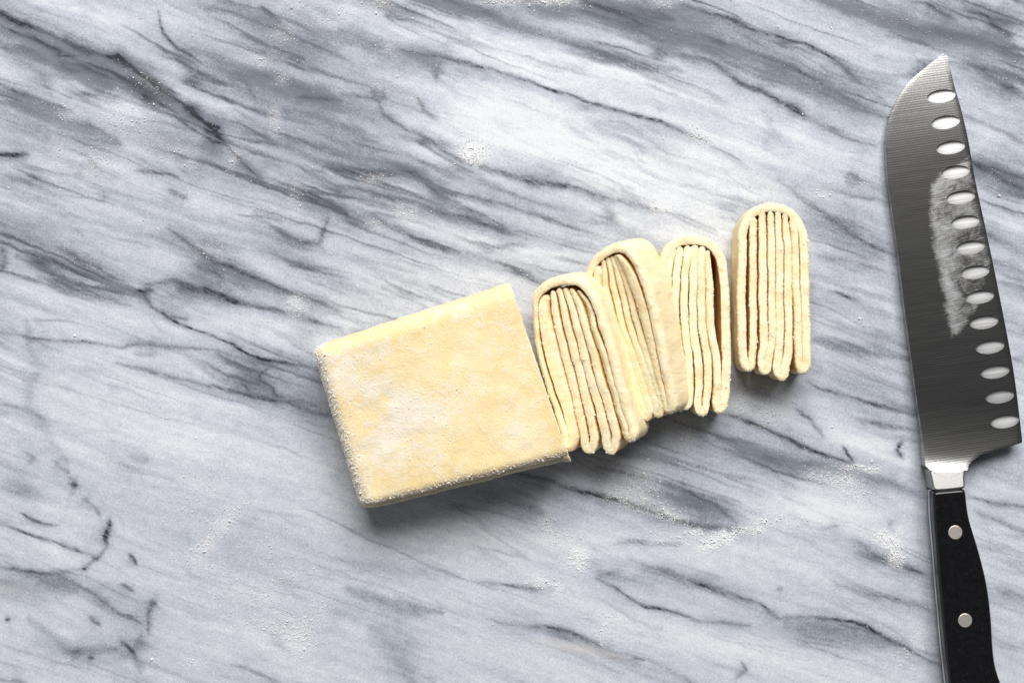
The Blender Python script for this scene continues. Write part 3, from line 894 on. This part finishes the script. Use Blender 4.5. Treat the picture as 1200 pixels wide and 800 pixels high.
# second slice, leaning most, its smooth outer side showing on the right
s2 = strand([(701.5, 312), (700, 330), (704, 350), (713, 380), (725, 420), (738, 460), (748, 482)], 3.9, -.3)
s1 = strand([(690, 335), (694, 352), (703, 380), (715, 420), (729, 460), (739, 482)], 3.9)
arch = strand([(689.5, 322), (693, 312), (699, 303.5), (708, 296), (719, 291), (731, 291.5), (741, 300.5), (750, 318), (759, 342), (768, 380), (775, 415), (779.5, 436), (785, 462), (786.5, 474)], 4.1)
s7 = strand([(722, 299), (731, 312), (737.5, 325), (746, 347), (755.5, 380), (763.5, 416), (769, 440), (774.5, 462), (777.5, 473)], [3.0, 4.2, 4.9, 5.0, 5.0, 4.4, 4.0, 3.8, 3.4], [-.8, -.6, -.6, -.6, -.6, -.6, -.5, -.4, -.2])
o2 = outer_layer(s2, s1, arch, s7, 494, 481)
wi = [2.0, 2.7, 2.9, 3.0, 3.3, 3.6, 3.6]
i1 = np.array(U_layer(strand([(706, 304), (708.5, 335), (715, 365), (721, 385), (731, 412), (742, 447), (752, 478)], wi, [-1.6, -1.6, -1.6, -1.6, -1.2, -.8, -.4]),
                      strand([(711, 301), (716, 333), (722.5, 362), (729, 388), (739, 415), (750.5, 450), (760, 478)], wi, [-2, -2.2, -2.2, -2.2, -1.6, -1, -.6]), 489))
i2 = np.array(U_layer(strand([(715, 300), (722.5, 328), (729, 355), (736, 384), (746, 412), (757.5, 446), (766.5, 474)], wi, [-2.6, -3.2, -3.4, -3.2, -2.4, -1.6, -1]),
                      strand([(719, 299), (728.5, 325), (736, 350), (744, 380), (753.5, 411), (765, 446), (774, 472)], wi, [-2.8, -3.6, -3.8, -3.6, -2.6, -1.8, -1.2]), 485))
build_slice('most tilted dough slice, its smooth outer side facing up on the right', ((708, 400), 0.0156, (59, 190), 35), 0.0190, o2, [i1, i2], GROUP, 31, rc_o=0.0021)

# third slice, lying flat, with a gap along the right outer layer
s2 = strand([(789.5, 291), (785, 310), (783, 330), (783.5, 350), (786, 380), (791, 410), (797, 440), (801, 462)], 3.4)
s1 = strand([(773, 345), (775, 375), (780, 410), (787, 440), (792, 462)], 3.8)
arch = strand([(773.5, 330), (776.5, 310), (783, 293.5), (794, 284), (807, 281), (822, 282), (835, 288), (844, 301), (848, 320), (850, 345), (850.5, 375), (851, 400), (851.5, 430), (850.5, 455), (848, 471)], 4.0)
s7 = strand([(828.5, 293), (831, 325), (831.5, 345), (832, 375), (835.5, 400), (839, 420), (841, 445), (840.5, 460), (840, 471)], [2.4, 3.2, 3.3, 3.4, 3.5, 3.5, 3.4, 3.4, 3.4])
o3 = outer_layer(s2, s1, arch, s7, 478, 480)
i1 = np.array(U_layer(strand([(797, 289), (793, 325), (791.5, 350), (792, 375), (794.5, 400), (797.5, 425), (799, 450), (799.5, 466)], 3.3, -.2),
                      strand([(806, 287.5), (803, 325), (801.5, 350), (802.5, 375), (805, 400), (807.2, 425), (808.5, 450), (807.5, 466)], 3.3, 0.0), 476))
i2 = np.array(U_layer(strand([(814, 287), (813, 325), (812.3, 350), (812.5, 375), (814.5, 400), (817.5, 420), (819.5, 445), (819, 460), (817.5, 473)], 3.4, .2),
                      strand([(822, 288.5), (822, 325), (822, 350), (822.5, 375), (825.5, 400), (828.5, 420), (830, 445), (829.5, 460), (827.5, 472)], 3.4, -.1), 483))
build_slice('flat dough slice with a dark open gap inside its right outer layer', ((812, 380), 0.0190, (0, 1), 0), 0.0187, o3, [i1, i2], GROUP, 51)

# fourth slice, apart from the rest
s2 = strand([(884, 255), (883, 275), (882.5, 300), (883, 340), (883, 380), (883, 410), (882, 421)], 3.3)
s1 = strand([(870, 290), (869.5, 310), (869, 340), (869.5, 370), (870, 400), (872, 421)], 3.7)
arch = strand([(870.5, 274), (874, 261), (882, 250.5), (892, 245), (903, 243), (916, 244.5), (927, 250), (936, 261), (941, 276), (942.5, 295), (943.5, 330), (945, 365), (945.5, 400), (945.5, 422)], 3.8)
s7 = strand([(928, 257), (931, 278), (932, 300), (933, 330), (935, 365), (935.5, 400), (935.8, 422)], [2.6, 3.2, 3.3, 3.4, 3.4, 3.4, 3.4])
o4 = outer_layer(s2, s1, arch, s7, 431, 434)
i1 = np.array(U_layer(strand([(893.5, 247.5), (894, 290), (894, 340), (895, 380), (895, 408), (893, 424)], [2.6, 3.4, 3.5, 3.5, 3.5, 3.4]),
                      strand([(903, 248), (904, 290), (904.5, 340), (905, 380), (904, 405), (901, 424)], [2.6, 3.2, 3.2, 3.2, 3.3, 3.3]), 435))
i2 = np.array(U_layer(strand([(911.5, 248), (913.5, 290), (914, 340), (914, 380), (913.5, 410), (911, 430)], [2.4, 3.3, 3.4, 3.5, 3.6, 3.6]),
                      strand([(919.5, 250), (923, 290), (924, 340), (924.3, 380), (924, 410), (920.5, 430)], [2.4, 3.2, 3.4, 3.4, 3.5, 3.6]), 441))
build_slice('rightmost dough slice, lying flat apart from the others beside the knife', ((908, 350), 0.0190, (0, 1), 0), 0.0187, o4, [i1, i2], GROUP, 71)


# ------------------------------------------------------------------ dough block
def build_block():
    HT = 0.033
    A = P(368, 406, 0.012)[:2]; D = P(427, 597, 0.010)[:2]
    B = P(596.5, 331, 0.020)[:2]; Cc = P(667, 539, 0.020)[:2]
    VL = np.linalg.norm(Cc - B); LL = (np.linalg.norm(A - B) + np.linalg.norm(D - Cc)) / 2
    c = (A + B + Cc + D) / 4
    root = empty('dough_block', (c[0], c[1], 0), 'uncut block of folded dough dusted with flour, left of the slices', 'dough block')
    dz = HT / 8
    z = {i: HT - dz * (8 - i) - dz / 2 for i in range(1, 9)}      # s8 on top .. s1 at the bottom
    w = dz * 0.985 / MM

    def row(v, u, ww=None):
        return np.array([u, v, (w if ww is None else ww) * MM, 0.0])

    def fold(i, j, v):
        m = (z[i] + z[j]) / 2; r = (z[j] - z[i]) / 2
        return [row(v + abs(r) * 0.95 * math.sin(t), m - r * math.cos(t)) for t in np.linspace(0, math.pi, 9)[1:-1]]
    vU, vL, vM = VL - 0.0070, VL - 0.0046, VL - 0.0048
    lin = lambda a, b, n: np.linspace(a, b, n)
    arch = [row(0.0085 - 0.0065 * math.sin(t) ** 0.7, (z[8] + z[1]) / 2 + (z[8] - z[1]) / 2 * math.cos(t)) for t in np.linspace(0, math.pi, 15)]
    outer = [row(v, z[7]) for v in lin(0.009, vU, 8)] + fold(7, 8, vU) + [row(v, z[8]) for v in lin(vU, 0.0115, 8)] + arch + \
            [row(v, z[1]) for v in lin(0.0115, vL, 8)] + fold(1, 2, vL) + [row(v, z[2]) for v in lin(vL, 0.009, 8)]
    in1 = [row(v, z[3]) for v in lin(0.008, vM, 8)] + fold(3, 4, vM) + [row(v, z[4]) for v in lin(vM, 0.007, 8)]
    in2 = [row(v, z[5]) for v in lin(0.007, vM, 8)] + fold(5, 6, vM + 0.0004) + [row(v, z[6]) for v in lin(vM, 0.008, 8)]
    for name, pts, seed in (('outer_layer', outer, 5), ('inner_layer', in1, 6), ('inner_layer', in2, 7)):
        sm = catmull(pts, 6)
        L, F, C = ribbon_mesh(sm, LL, 70, 0.0005, 0.0012)
        u, v, n = L.T
        d = np.clip(LL + n, 0, None)
        r = 0.0065
        g = np.sqrt(np.clip(1 - (1 - np.clip(d / r, 0, 1)) ** 2, 0.03, 1))
        zc = 0.011
        u2 = zc + (u - zc) * (0.30 + 0.70 * g)
        # pressed a little thinner towards the uncut end and along the folds
        u2 = u2 * (0.90 + 0.10 * np.clip(d / 0.05, 0, 1))
        s = np.clip(1 + n / LL, 0, 1); t = v / VL
        vm = 0.5 + (t - 0.5) * (1 - 0.045 * np.clip(1 - d / 0.010, 0, 1) ** 2)
        t = vm
        q = ((1 - s) * (1 - t))[:, None] * A + (s * (1 - t))[:, None] * B + (s * t)[:, None] * Cc + ((1 - s) * t)[:, None] * D
        W = np.concatenate([q, np.maximum(u2, 0.0002)[:, None]], 1)
        # gentle unevenness of a rolled sheet
        W[:, 2] += 0.0010 * noise3(W / np.array([0.030, 0.030, 1]), 90) * np.clip(W[:, 2] / 0.03, 0, 1)
        # the knife pulled the lower corner of the cut out into a small tip
        tip = np.exp(-((1 - s) / 0.018) ** 2) * np.exp(-((t - 0.985) / 0.03) ** 2) * (W[:, 2] < 0.026)
        W[:, 0] += 0.0010 * tip; W[:, 1] -= 0.0012 * tip
        W = rough(W, 0.00028, 0.00014, seed)
        W[:, 2] = np.maximum(W[:, 2], 0.0003)
        F = orient(W, F)
        # flour lying on the skin
        px = W[:, 0] / K * H / (H - W[:, 2]) + 600; py = 400 - W[:, 1] / K * H / (H - W[:, 2])
        dust = 0.10 + 0.25 * fbm2(px / 40, py / 40, 900, 4)
        for cx, cy, rx, ry, am in ((470, 480, 28, 34, .75), (450, 520, 30, 26, .6), (430, 455, 22, 18, .65), (510, 485, 30, 22, .5), (400, 430, 20, 25, .4), (440, 410, 50, 16, .45), (500, 540, 26, 18, .35),
                                   (560, 400, 40, 18, .25), (545, 455, 34, 18, .3), (605, 505, 16, 12, .5), (610, 522, 18, 8, .4), (590, 440, 30, 16, .15), (540, 370, 50, 14, .3)):
            dust += am * np.exp(-((px - cx) / rx) ** 2 - ((py - cy) / ry) ** 2)
        rim = np.clip(1 - d / 0.010, 0, 1) + np.clip((t - 0.93) / 0.05, 0, 1)
        dust += 0.35 * np.clip(rim, 0, 1)
        ob = make_mesh(name, W, F, M_BLOCK, root, attrs={'cut': np.clip(C, 0, 1) * (s > 0.9), 'dust': np.clip(dust, 0, 1)})
        if name == 'outer_layer':
            def wt(cn, nn, tr):
                rm = rim[tr].mean(1); du = np.clip(dust[tr].mean(1), 0, 1)
                return np.clip(nn[:, 2] + 0.25, 0, 1) * (cn[:, 2] > 0.002) * (0.12 + 1.0 * du ** 2 + 3.6 * rm)
            p, nn = surf_sample(W, F, 30000, wt)
            sz = rng.lognormal(math.log(0.000155), 0.40, len(p)) * np.where(nn[:, 2] < 0.93, 1.5, 1.0)
            grains('flour_dusting', p + nn * (sz * 0.2)[:, None], sz, M_SUGAR, ob)
        else:
            def wt(cn, nn, tr):
                return np.clip(t[tr].mean(1) - 0.95, 0, 1) * np.clip(nn[:, 2] + 0.5, 0, 1) + 1e-9
            p, nn = surf_sample(W, F, 900, wt)
            sz = rng.lognormal(math.log(0.00019), 0.36, len(p))
            grains('flour_dusting', p + nn * (sz * 0.2)[:, None], sz, M_SUGAR, ob)


build_block()


# ------------------------------------------------------------------ knife
def zc_of(py):
    """height of the knife's middle plane along the knife"""
    py = np.asarray(py, float)
    return 0.0025 + (0.0072 - 0.0025) * np.clip((py - 64) / (575 - 64), 0, 1.0) - 0.0016 * np.clip(1 - (py - 64) / 125, 0, 1) ** 2


def build_knife():
    root = empty('chef_knife', P(1130, 560, 0) * np.array([1, 1, 0]), 'steel knife with oval hollows along the blade and a black riveted handle', 'knife')
    left = catmull([(1105, 63), (1096, 70), (1087, 77.5), (1069, 92.5), (1057, 107.5), (1046.5, 127), (1040.5, 145), (1038, 167), (1039, 195), (1042, 222), (1052, 294), (1060, 361), (1070, 436), (1076.5, 482), (1081, 512), (1084.5, 545)], 6)
    right = catmull([(1108.5, 65), (1111, 70), (1119, 103), (1126, 127), (1135, 166), (1143, 212), (1161.5, 298), (1175.5, 368), (1188.5, 439), (1198, 516)], 7)
    heel = catmull([(1197.5, 518.5), (1183, 523), (1171, 526.5), (1159, 530), (1150, 533), (1141.5, 538.5), (1136, 544.5), (1133.5, 551)], 5)
    ring = np.concatenate([right, heel, [(1112, 551)], [(1090.5, 551)], left[::-1][:-1]])      # clockwise in the photo
    ring = np.concatenate([[left[0]], ring])
    holes = []
    cen = [(1103, 113), (1108, 143.5), (1114, 173), (1119.5, 202), (1125.5, 231.5), (1131, 260.5), (1137, 290), (1142.5, 319), (1148, 348), (1153, 377.5), (1160, 406.5), (1166, 435.5), (1171.5, 464.5), (1177.5, 493.5)]
    NE = 44
    ca, sa = math.cos(math.radians(-8)), math.sin(math.radians(-8))
    for i, (cx, cy) in enumerate(cen):
        a, b = 16.9, 7.9
        th = np.linspace(0, 2 * math.pi, NE, endpoint=False)
        holes.append(np.stack([cx + a * np.cos(th) * ca - b * np.sin(th) * sa, cy + a * np.cos(th) * sa + b * np.sin(th) * ca], 1))

    def inside(poly, x, y):
        c = np.zeros(x.shape, bool)
        j = len(poly) - 1
        for i in range(len(poly)):
            xi, yi = poly[i]; xj, yj = poly[j]
            k = ((yi > y) != (yj > y)) & (x < (xj - xi) * (y - yi) / (yj - yi + 1e-12) + xi)
            c ^= k; j = i
        return c
    gx, gy = np.meshgrid(np.arange(1036, 1200, 3.5), np.concatenate([np.arange(62, 520, 3.5), np.arange(520, 551, 1.5)]))
    gx = gx.ravel() + rng.uniform(-.4, .4, gx.size); gy = gy.ravel() + rng.uniform(-.4, .4, gy.size)
    def near(poly, x, y, dm):
        d = np.full(x.shape, 1e9)
        for i in range(len(poly)):
            a, b = poly[i - 1], poly[i]; ab = b - a
            t = np.clip(((x - a[0]) * ab[0] + (y - a[1]) * ab[1]) / (ab @ ab + 1e-9), 0, 1)
            d = np.minimum(d, np.hypot(x - a[0] - t * ab[0], y - a[1] - t * ab[1]))
        return d
    rd = near(ring, gx, gy, 0)
    k = inside(ring, gx, gy) & (rd > 1.3)
    for h in holes:
        k &= ~inside(h, gx, gy)
        k &= near(h, gx, gy, 0) > 1.2
    pts = [tuple(p) for p in ring]; edges = [(i, (i + 1) % len(ring)) for i in range(len(ring))]
    for h in holes:
        o = len(pts)
        pts += [tuple(p) for p in h]; edges += [(o + i, o + (i + 1) % NE) for i in range(NE)]
    pts += list(zip(gx[k], gy[k]))
    vo, eo, fo, vi, ei, fi = delaunay_2d_cdt([Vector(p) for p in pts], edges, [], 0, 1e-6)
    v2 = np.array([(p.x, p.y) for p in vo]); tri = np.array([list(f) for f in fo])
    ctr = v2[tri].mean(1)
    kk = inside(ring, ctr[:, 0], ctr[:, 1])
    for h in holes:
        kk &= ~inside(h, ctr[:, 0], ctr[:, 1])
    tri = tri[kk]

    def spine_x(y):
        o = np.argsort(left[:, 1]); return np.interp(y, left[o, 1], left[o, 0])

    def edge_x(y):
        o = np.argsort(right[:, 1]); return np.interp(y, right[o, 1], right[o, 0])

    def half_thick(x, y):
        f = np.clip((x - spine_x(y)) / np.maximum(edge_x(y) - spine_x(y), 4), 0, 1)
        t = 0.00115 - 0.00075 * (0.5 + (f - 0.5) * np.clip((y - 64) / 45, 0, 1))
        t = t * (0.45 + 0.55 * np.clip((y - 60) / 150, 0, 1))
        # final bevel to the cutting edge
        t = t - 0.00025 * np.clip(1 - (edge_x(y) - x) / 4.0, 0, 1) * np.clip((y - 75) / 40, 0, 1)
        t = np.maximum(t, 0.00008)
        r = np.clip((y - 527) / 24.0, 0, 1)
        g = np.clip((y - 468) / 83.0, 0, 1)
        return t + 0.0029 * g ** 2.2 + 0.0005 * r ** 2.6

    def topz(x, y):
        return zc_of(y) + half_thick(x, y)
    zt = topz(v2[:, 0], v2[:, 1])
    zt -= 0.00006 * (near(ring, v2[:, 0], v2[:, 1], 0) < 0.2) * np.clip((v2[:, 1] - 68) / 25, 0, 1)          # broken edge all round
    top = np.array([P(x, y, z) for (x, y), z in zip(v2, zt)])
    nv = len(top)
    # underside: same outline without hollows, flat
    zb = zc_of(v2[:, 1]) - half_thick(v2[:, 0], v2[:, 1])
    bot = top.copy(); bot[:, 2] = np.maximum(zb, 0.0002)
    used = np.unique(tri)
    # outline edges of the mesh
    e = np.concatenate([tri[:, [0, 1]], tri[:, [1, 2]], tri[:, [2, 0]]])
    key = {}
    for a, b in e:
        key[(a, b)] = 1
    bd = np.array([(a, b) for (a, b) in key if (b, a) not in key])
    mid = v2[bd].mean(1)
    outer_bd = near(ring, mid[:, 0], mid[:, 1], 0) < 0.5
    bo = bd[outer_bd]
    # the top is its own smooth sheet, the rim doubled so that the edge stays crisp
    V = np.concatenate([top, bot, top, bot])
    F = [tri[:, ::-1], tri + nv, np.concatenate([np.stack([bo[:, 0] + 2 * nv, bo[:, 1] + 2 * nv, bo[:, 1] + 3 * nv], 1), np.stack([bo[:, 0] + 2 * nv, bo[:, 1] + 3 * nv, bo[:, 0] + 3 * nv], 1)])]
    # make sure the top faces up
    a, b, c = V[F[0][0]]
    if np.cross(b - a, c - a)[2] < 0:
        F = [f[:, ::-1] for f in F]
    x, y = v2.T
    # streak of dried flour between spine and hollows
    lx = np.interp(y, [188, 200, 215, 245, 290, 330, 370, 398], [1128, 1100, 1088, 1084, 1090, 1098, 1104, 1112])
    rx = np.interp(y, [185, 215, 250, 300, 360, 398], [1140, 1146, 1154, 1166, 1150, 1122])
    sm = np.clip((x - lx) / 9, 0, 1) * np.clip((rx - x) / 8, 0, 1) * np.clip((y - 176) / 16, 0, 1) * np.clip((402 - y) / 12, 0, 1)
    core = np.exp(-((x - lx - 12) / 12) ** 2)
    sm = sm * (0.60 + 0.40 * core)
    sm = np.maximum(sm, 0.35 * np.exp(-((x - 1137) / 8) ** 2 - ((y - 185) / 10) ** 2))
    att = np.concatenate([sm, 0 * sm, 0 * sm, 0 * sm])
    keep = np.unique(np.concatenate([f.ravel() for f in F]))
    remap = -np.ones(len(V), int); remap[keep] = np.arange(len(keep))
    blade = make_mesh('blade', V[keep], [remap[f] for f in F], M_BLADE, root, attrs={'smear': att[keep]})
    # hollows: shallow scoops ground into the face, steeper on the tip side
    for (cx, cy) in cen:
        rr = np.linspace(0, 1, 12)
        rows = []
        for r in rr[1:]:
            th = np.linspace(0, 2 * math.pi, NE, endpoint=False)
            X = r * np.cos(th); Y = r * np.sin(th)
            rows.append(np.stack([X, Y], 1))
        uv = np.concatenate([[(0, 0)]] + rows)
        px = cx + 16.9 * uv[:, 0] * ca - 7.9 * uv[:, 1] * sa; py = cy + 16.9 * uv[:, 0] * sa + 7.9 * uv[:, 1] * ca
        r2 = (uv ** 2).sum(1)
        half = np.sqrt(np.clip(1 - uv[:, 0] ** 2, 0, 1))
        fl = 0.105 * 8.3 * K * (half - uv[:, 1]) * (0.62 + 0.50 * (half - uv[:, 1]) - 0.15 * uv[:, 0])                       # floor slopes down towards the tip side
        wall = 1.5 * 8.3 * K * np.clip(half + uv[:, 1], 0, None)
        dep = fl * wall / (fl + wall + 1e-9) * np.clip((1 - r2) * 6, 0, 1)
        zz = topz(px, py)
        zz0 = zz.copy()
        zz = zz - dep
        Wv = np.array([P(a_, b_, z0) for a_, b_, z0 in zip(px, py, zz0)]); Wv[:, 2] = zz
        f3 = np.array([(0, 1 + (i + 1) % NE, 1 + i) for i in range(NE)])
        f4 = np.array([(1 + r * NE + i, 1 + r * NE + (i + 1) % NE, 1 + (r + 1) * NE + (i + 1) % NE, 1 + (r + 1) * NE + i) for r in range(len(rr) - 2) for i in range(NE)])
        a, b, c = Wv[f3[0]]
        if np.cross(b - a, c - a)[2] < 0:
            f3 = f3[:, ::-1]
        a, b, c = Wv[f4[0][:3]]
        if np.cross(b - a, c - a)[2] < 0:
            f4 = f4[:, ::-1]
        make_mesh('hollow', Wv, [f3, f4], M_HOLLOW, blade)

    def soften(o, sig, st=0.0006):
        # even spacing and rounded corners for a closed outline
        c = np.concatenate([o, o[:1]])
        d = np.concatenate([[0], np.cumsum(np.linalg.norm(np.diff(c, axis=0), axis=1))])
        n = max(24, int(d[-1] / min(st, sig + 0.0002)))
        q = np.linspace(0, d[-1], n, endpoint=False)
        p = np.stack([np.interp(q, d, c[:, 0]), np.interp(q, d, c[:, 1])], 1)
        h = d[-1] / n
        k = np.arange(-12, 13); w = np.exp(-0.5 * (k * h / max(sig, 1e-5)) ** 2); w /= w.sum()
        return sum(w_ * np.roll(p, -k_, 0) for k_, w_ in zip(k, w))

    # prism with rounded long edges from an outline given in world xy
    def prism(name, outl, z0, z1, rt, rb, mat, parent, slope=0.0, ymid=0.0):
        outl = soften(np.asarray(outl, float), max(rt, rb) * 0.9)
        n = len(outl)
        ar = 0.5 * np.sum(outl[:, 0] * np.roll(outl[:, 1], -1) - np.roll(outl[:, 0], -1) * outl[:, 1])
        if ar < 0:
            outl = outl[::-1]
        tg = np.roll(outl, -1, 0) - np.roll(outl, 1, 0); tg /= np.linalg.norm(tg, axis=1)[:, None] + 1e-12
        inn = np.stack([-tg[:, 1], tg[:, 0]], 1)
        lv = []
        for t in np.linspace(0, math.pi / 2, 6):
            lv.append((rb * (1 - math.sin(t)), z0 + rb * (1 - math.cos(t))))
        for t in np.linspace(0, math.pi / 2, 8):
            lv.append((rt * (1 - math.cos(t)), z1 - rt * (1 - math.sin(t))))
        V = np.concatenate([np.concatenate([outl + inn * i, np.full((n, 1), zz)], 1) for i, zz in lv])
        m = len(lv)
        q = [(j * n + i, j * n + (i + 1) % n, (j + 1) * n + (i + 1) % n, (j + 1) * n + i) for j in range(m - 1) for i in range(n)]
        c0 = len(V)
        V = np.concatenate([V, [V[:n].mean(0)], [V[-n:].mean(0)], V[:n], V[-n:]])
        if slope:
            V[:, 2] += slope * (ymid - V[:, 1]) * (V[:, 2] - z0) / (z1 - z0)
        t1 = [(c0, c0 + 2 + (i + 1) % n, c0 + 2 + i) for i in range(n)]
        t2 = [(c0 + 1, c0 + 2 + n + i, c0 + 2 + n + (i + 1) % n) for i in range(n)]
        return make_mesh(name, V, [np.array(q), np.array(t1 + t2)], mat, parent)

    zc = 0.0072
    HTK = 0.0068
    # bolster between blade and handle
    zb = zc + 0.0058
    bo_l = [(1090.5, 550.2), (1092, 560), (1094, 574.5)]; bo_r = [(1132, 571), (1132, 560), (1133.4, 550.2)]
    top_z = zb
    ring_b = np.array([P(x, y, top_z)[:2] for x, y in catmull(bo_l, 6)] + [P(x, y, top_z)[:2] for x, y in catmull([(1094, 575.8), (1113, 574.3), (1132, 572.3)], 6)[1:-1]] + [P(x, y, top_z)[:2] for x, y in catmull(bo_r, 6)] + [P(x, y, top_z)[:2] for x, y in np.linspace((1133.4, 550.2), (1090.5, 550.2), 12)[1:-1]])
    prism('bolster', ring_b, zc - 0.0058, zb, 0.0010, 0.0010, M_BOLSTER, root, 0.24, P(0, 574, zb)[1])
    # handle outline (top face), running on below the frame to a hooked butt
    L = catmull([(1093.5, 575.8), (1095, 610), (1098, 645), (1101, 684), (1104.5, 722), (1108, 761), (1112.5, 800), (1117, 835), (1121, 862)], 7)
    R = catmull([(1131.8, 572.3), (1136, 606), (1147.5, 645), (1157, 684), (1162, 722), (1164, 755), (1167, 780), (1174, 802), (1184, 826), (1192, 850)], 7)
    butt = catmull([(1121, 862), (1128, 878), (1145, 889), (1166, 890), (1184, 880), (1192, 866), (1192, 850)], 6)
    head = catmull([(1093.5, 575.8), (1112, 574.3), (1131.8, 572.3)], 6)
    zt = zc + HTK
    o2 = np.concatenate([L, butt[1:-1], R[::-1], head[::-1][1:-1]])
    outl = np.array([P(x, y, zt)[:2] for x, y in o2])
    prism('handle_scale', outl, zc + 0.00125, zt, 0.0016, 0.0002, M_HANDLE, root)

    def inset(o, d):
        o = np.asarray(o)
        ar = 0.5 * np.sum(o[:, 0] * np.roll(o[:, 1], -1) - np.roll(o[:, 0], -1) * o[:, 1])
        tg = np.roll(o, -2, 0) - np.roll(o, 2, 0); tg /= np.linalg.norm(tg, axis=1)[:, None]
        inn = np.stack([-tg[:, 1], tg[:, 0]], 1) * (1 if ar > 0 else -1)
        return o + inn * d
    prism('tang', inset(outl, -0.00025), zc - 0.00118, zc + 0.00118, 0.0002, 0.0002, M_TANG, root)
    prism('handle_scale', inset(outl, 0.0006), 0.0003, zc - 0.00125, 0.0002, 0.0022, M_HANDLE, root)
    for cx, cy in ((1119.5, 623.5), (1131, 726.5), (1146, 838)):
        c = P(cx, cy, zt)
        th = np.linspace(0, 2 * math.pi, 40, endpoint=False)
        ring_r = np.stack([c[0] + 0.0032 * np.cos(th), c[1] + 0.0032 * np.sin(th)], 1)
        prism('rivet', ring_r, zt - 0.002, zt + 0.00022, 0.00028, 0.0002, M_RIVET, root)


build_knife()
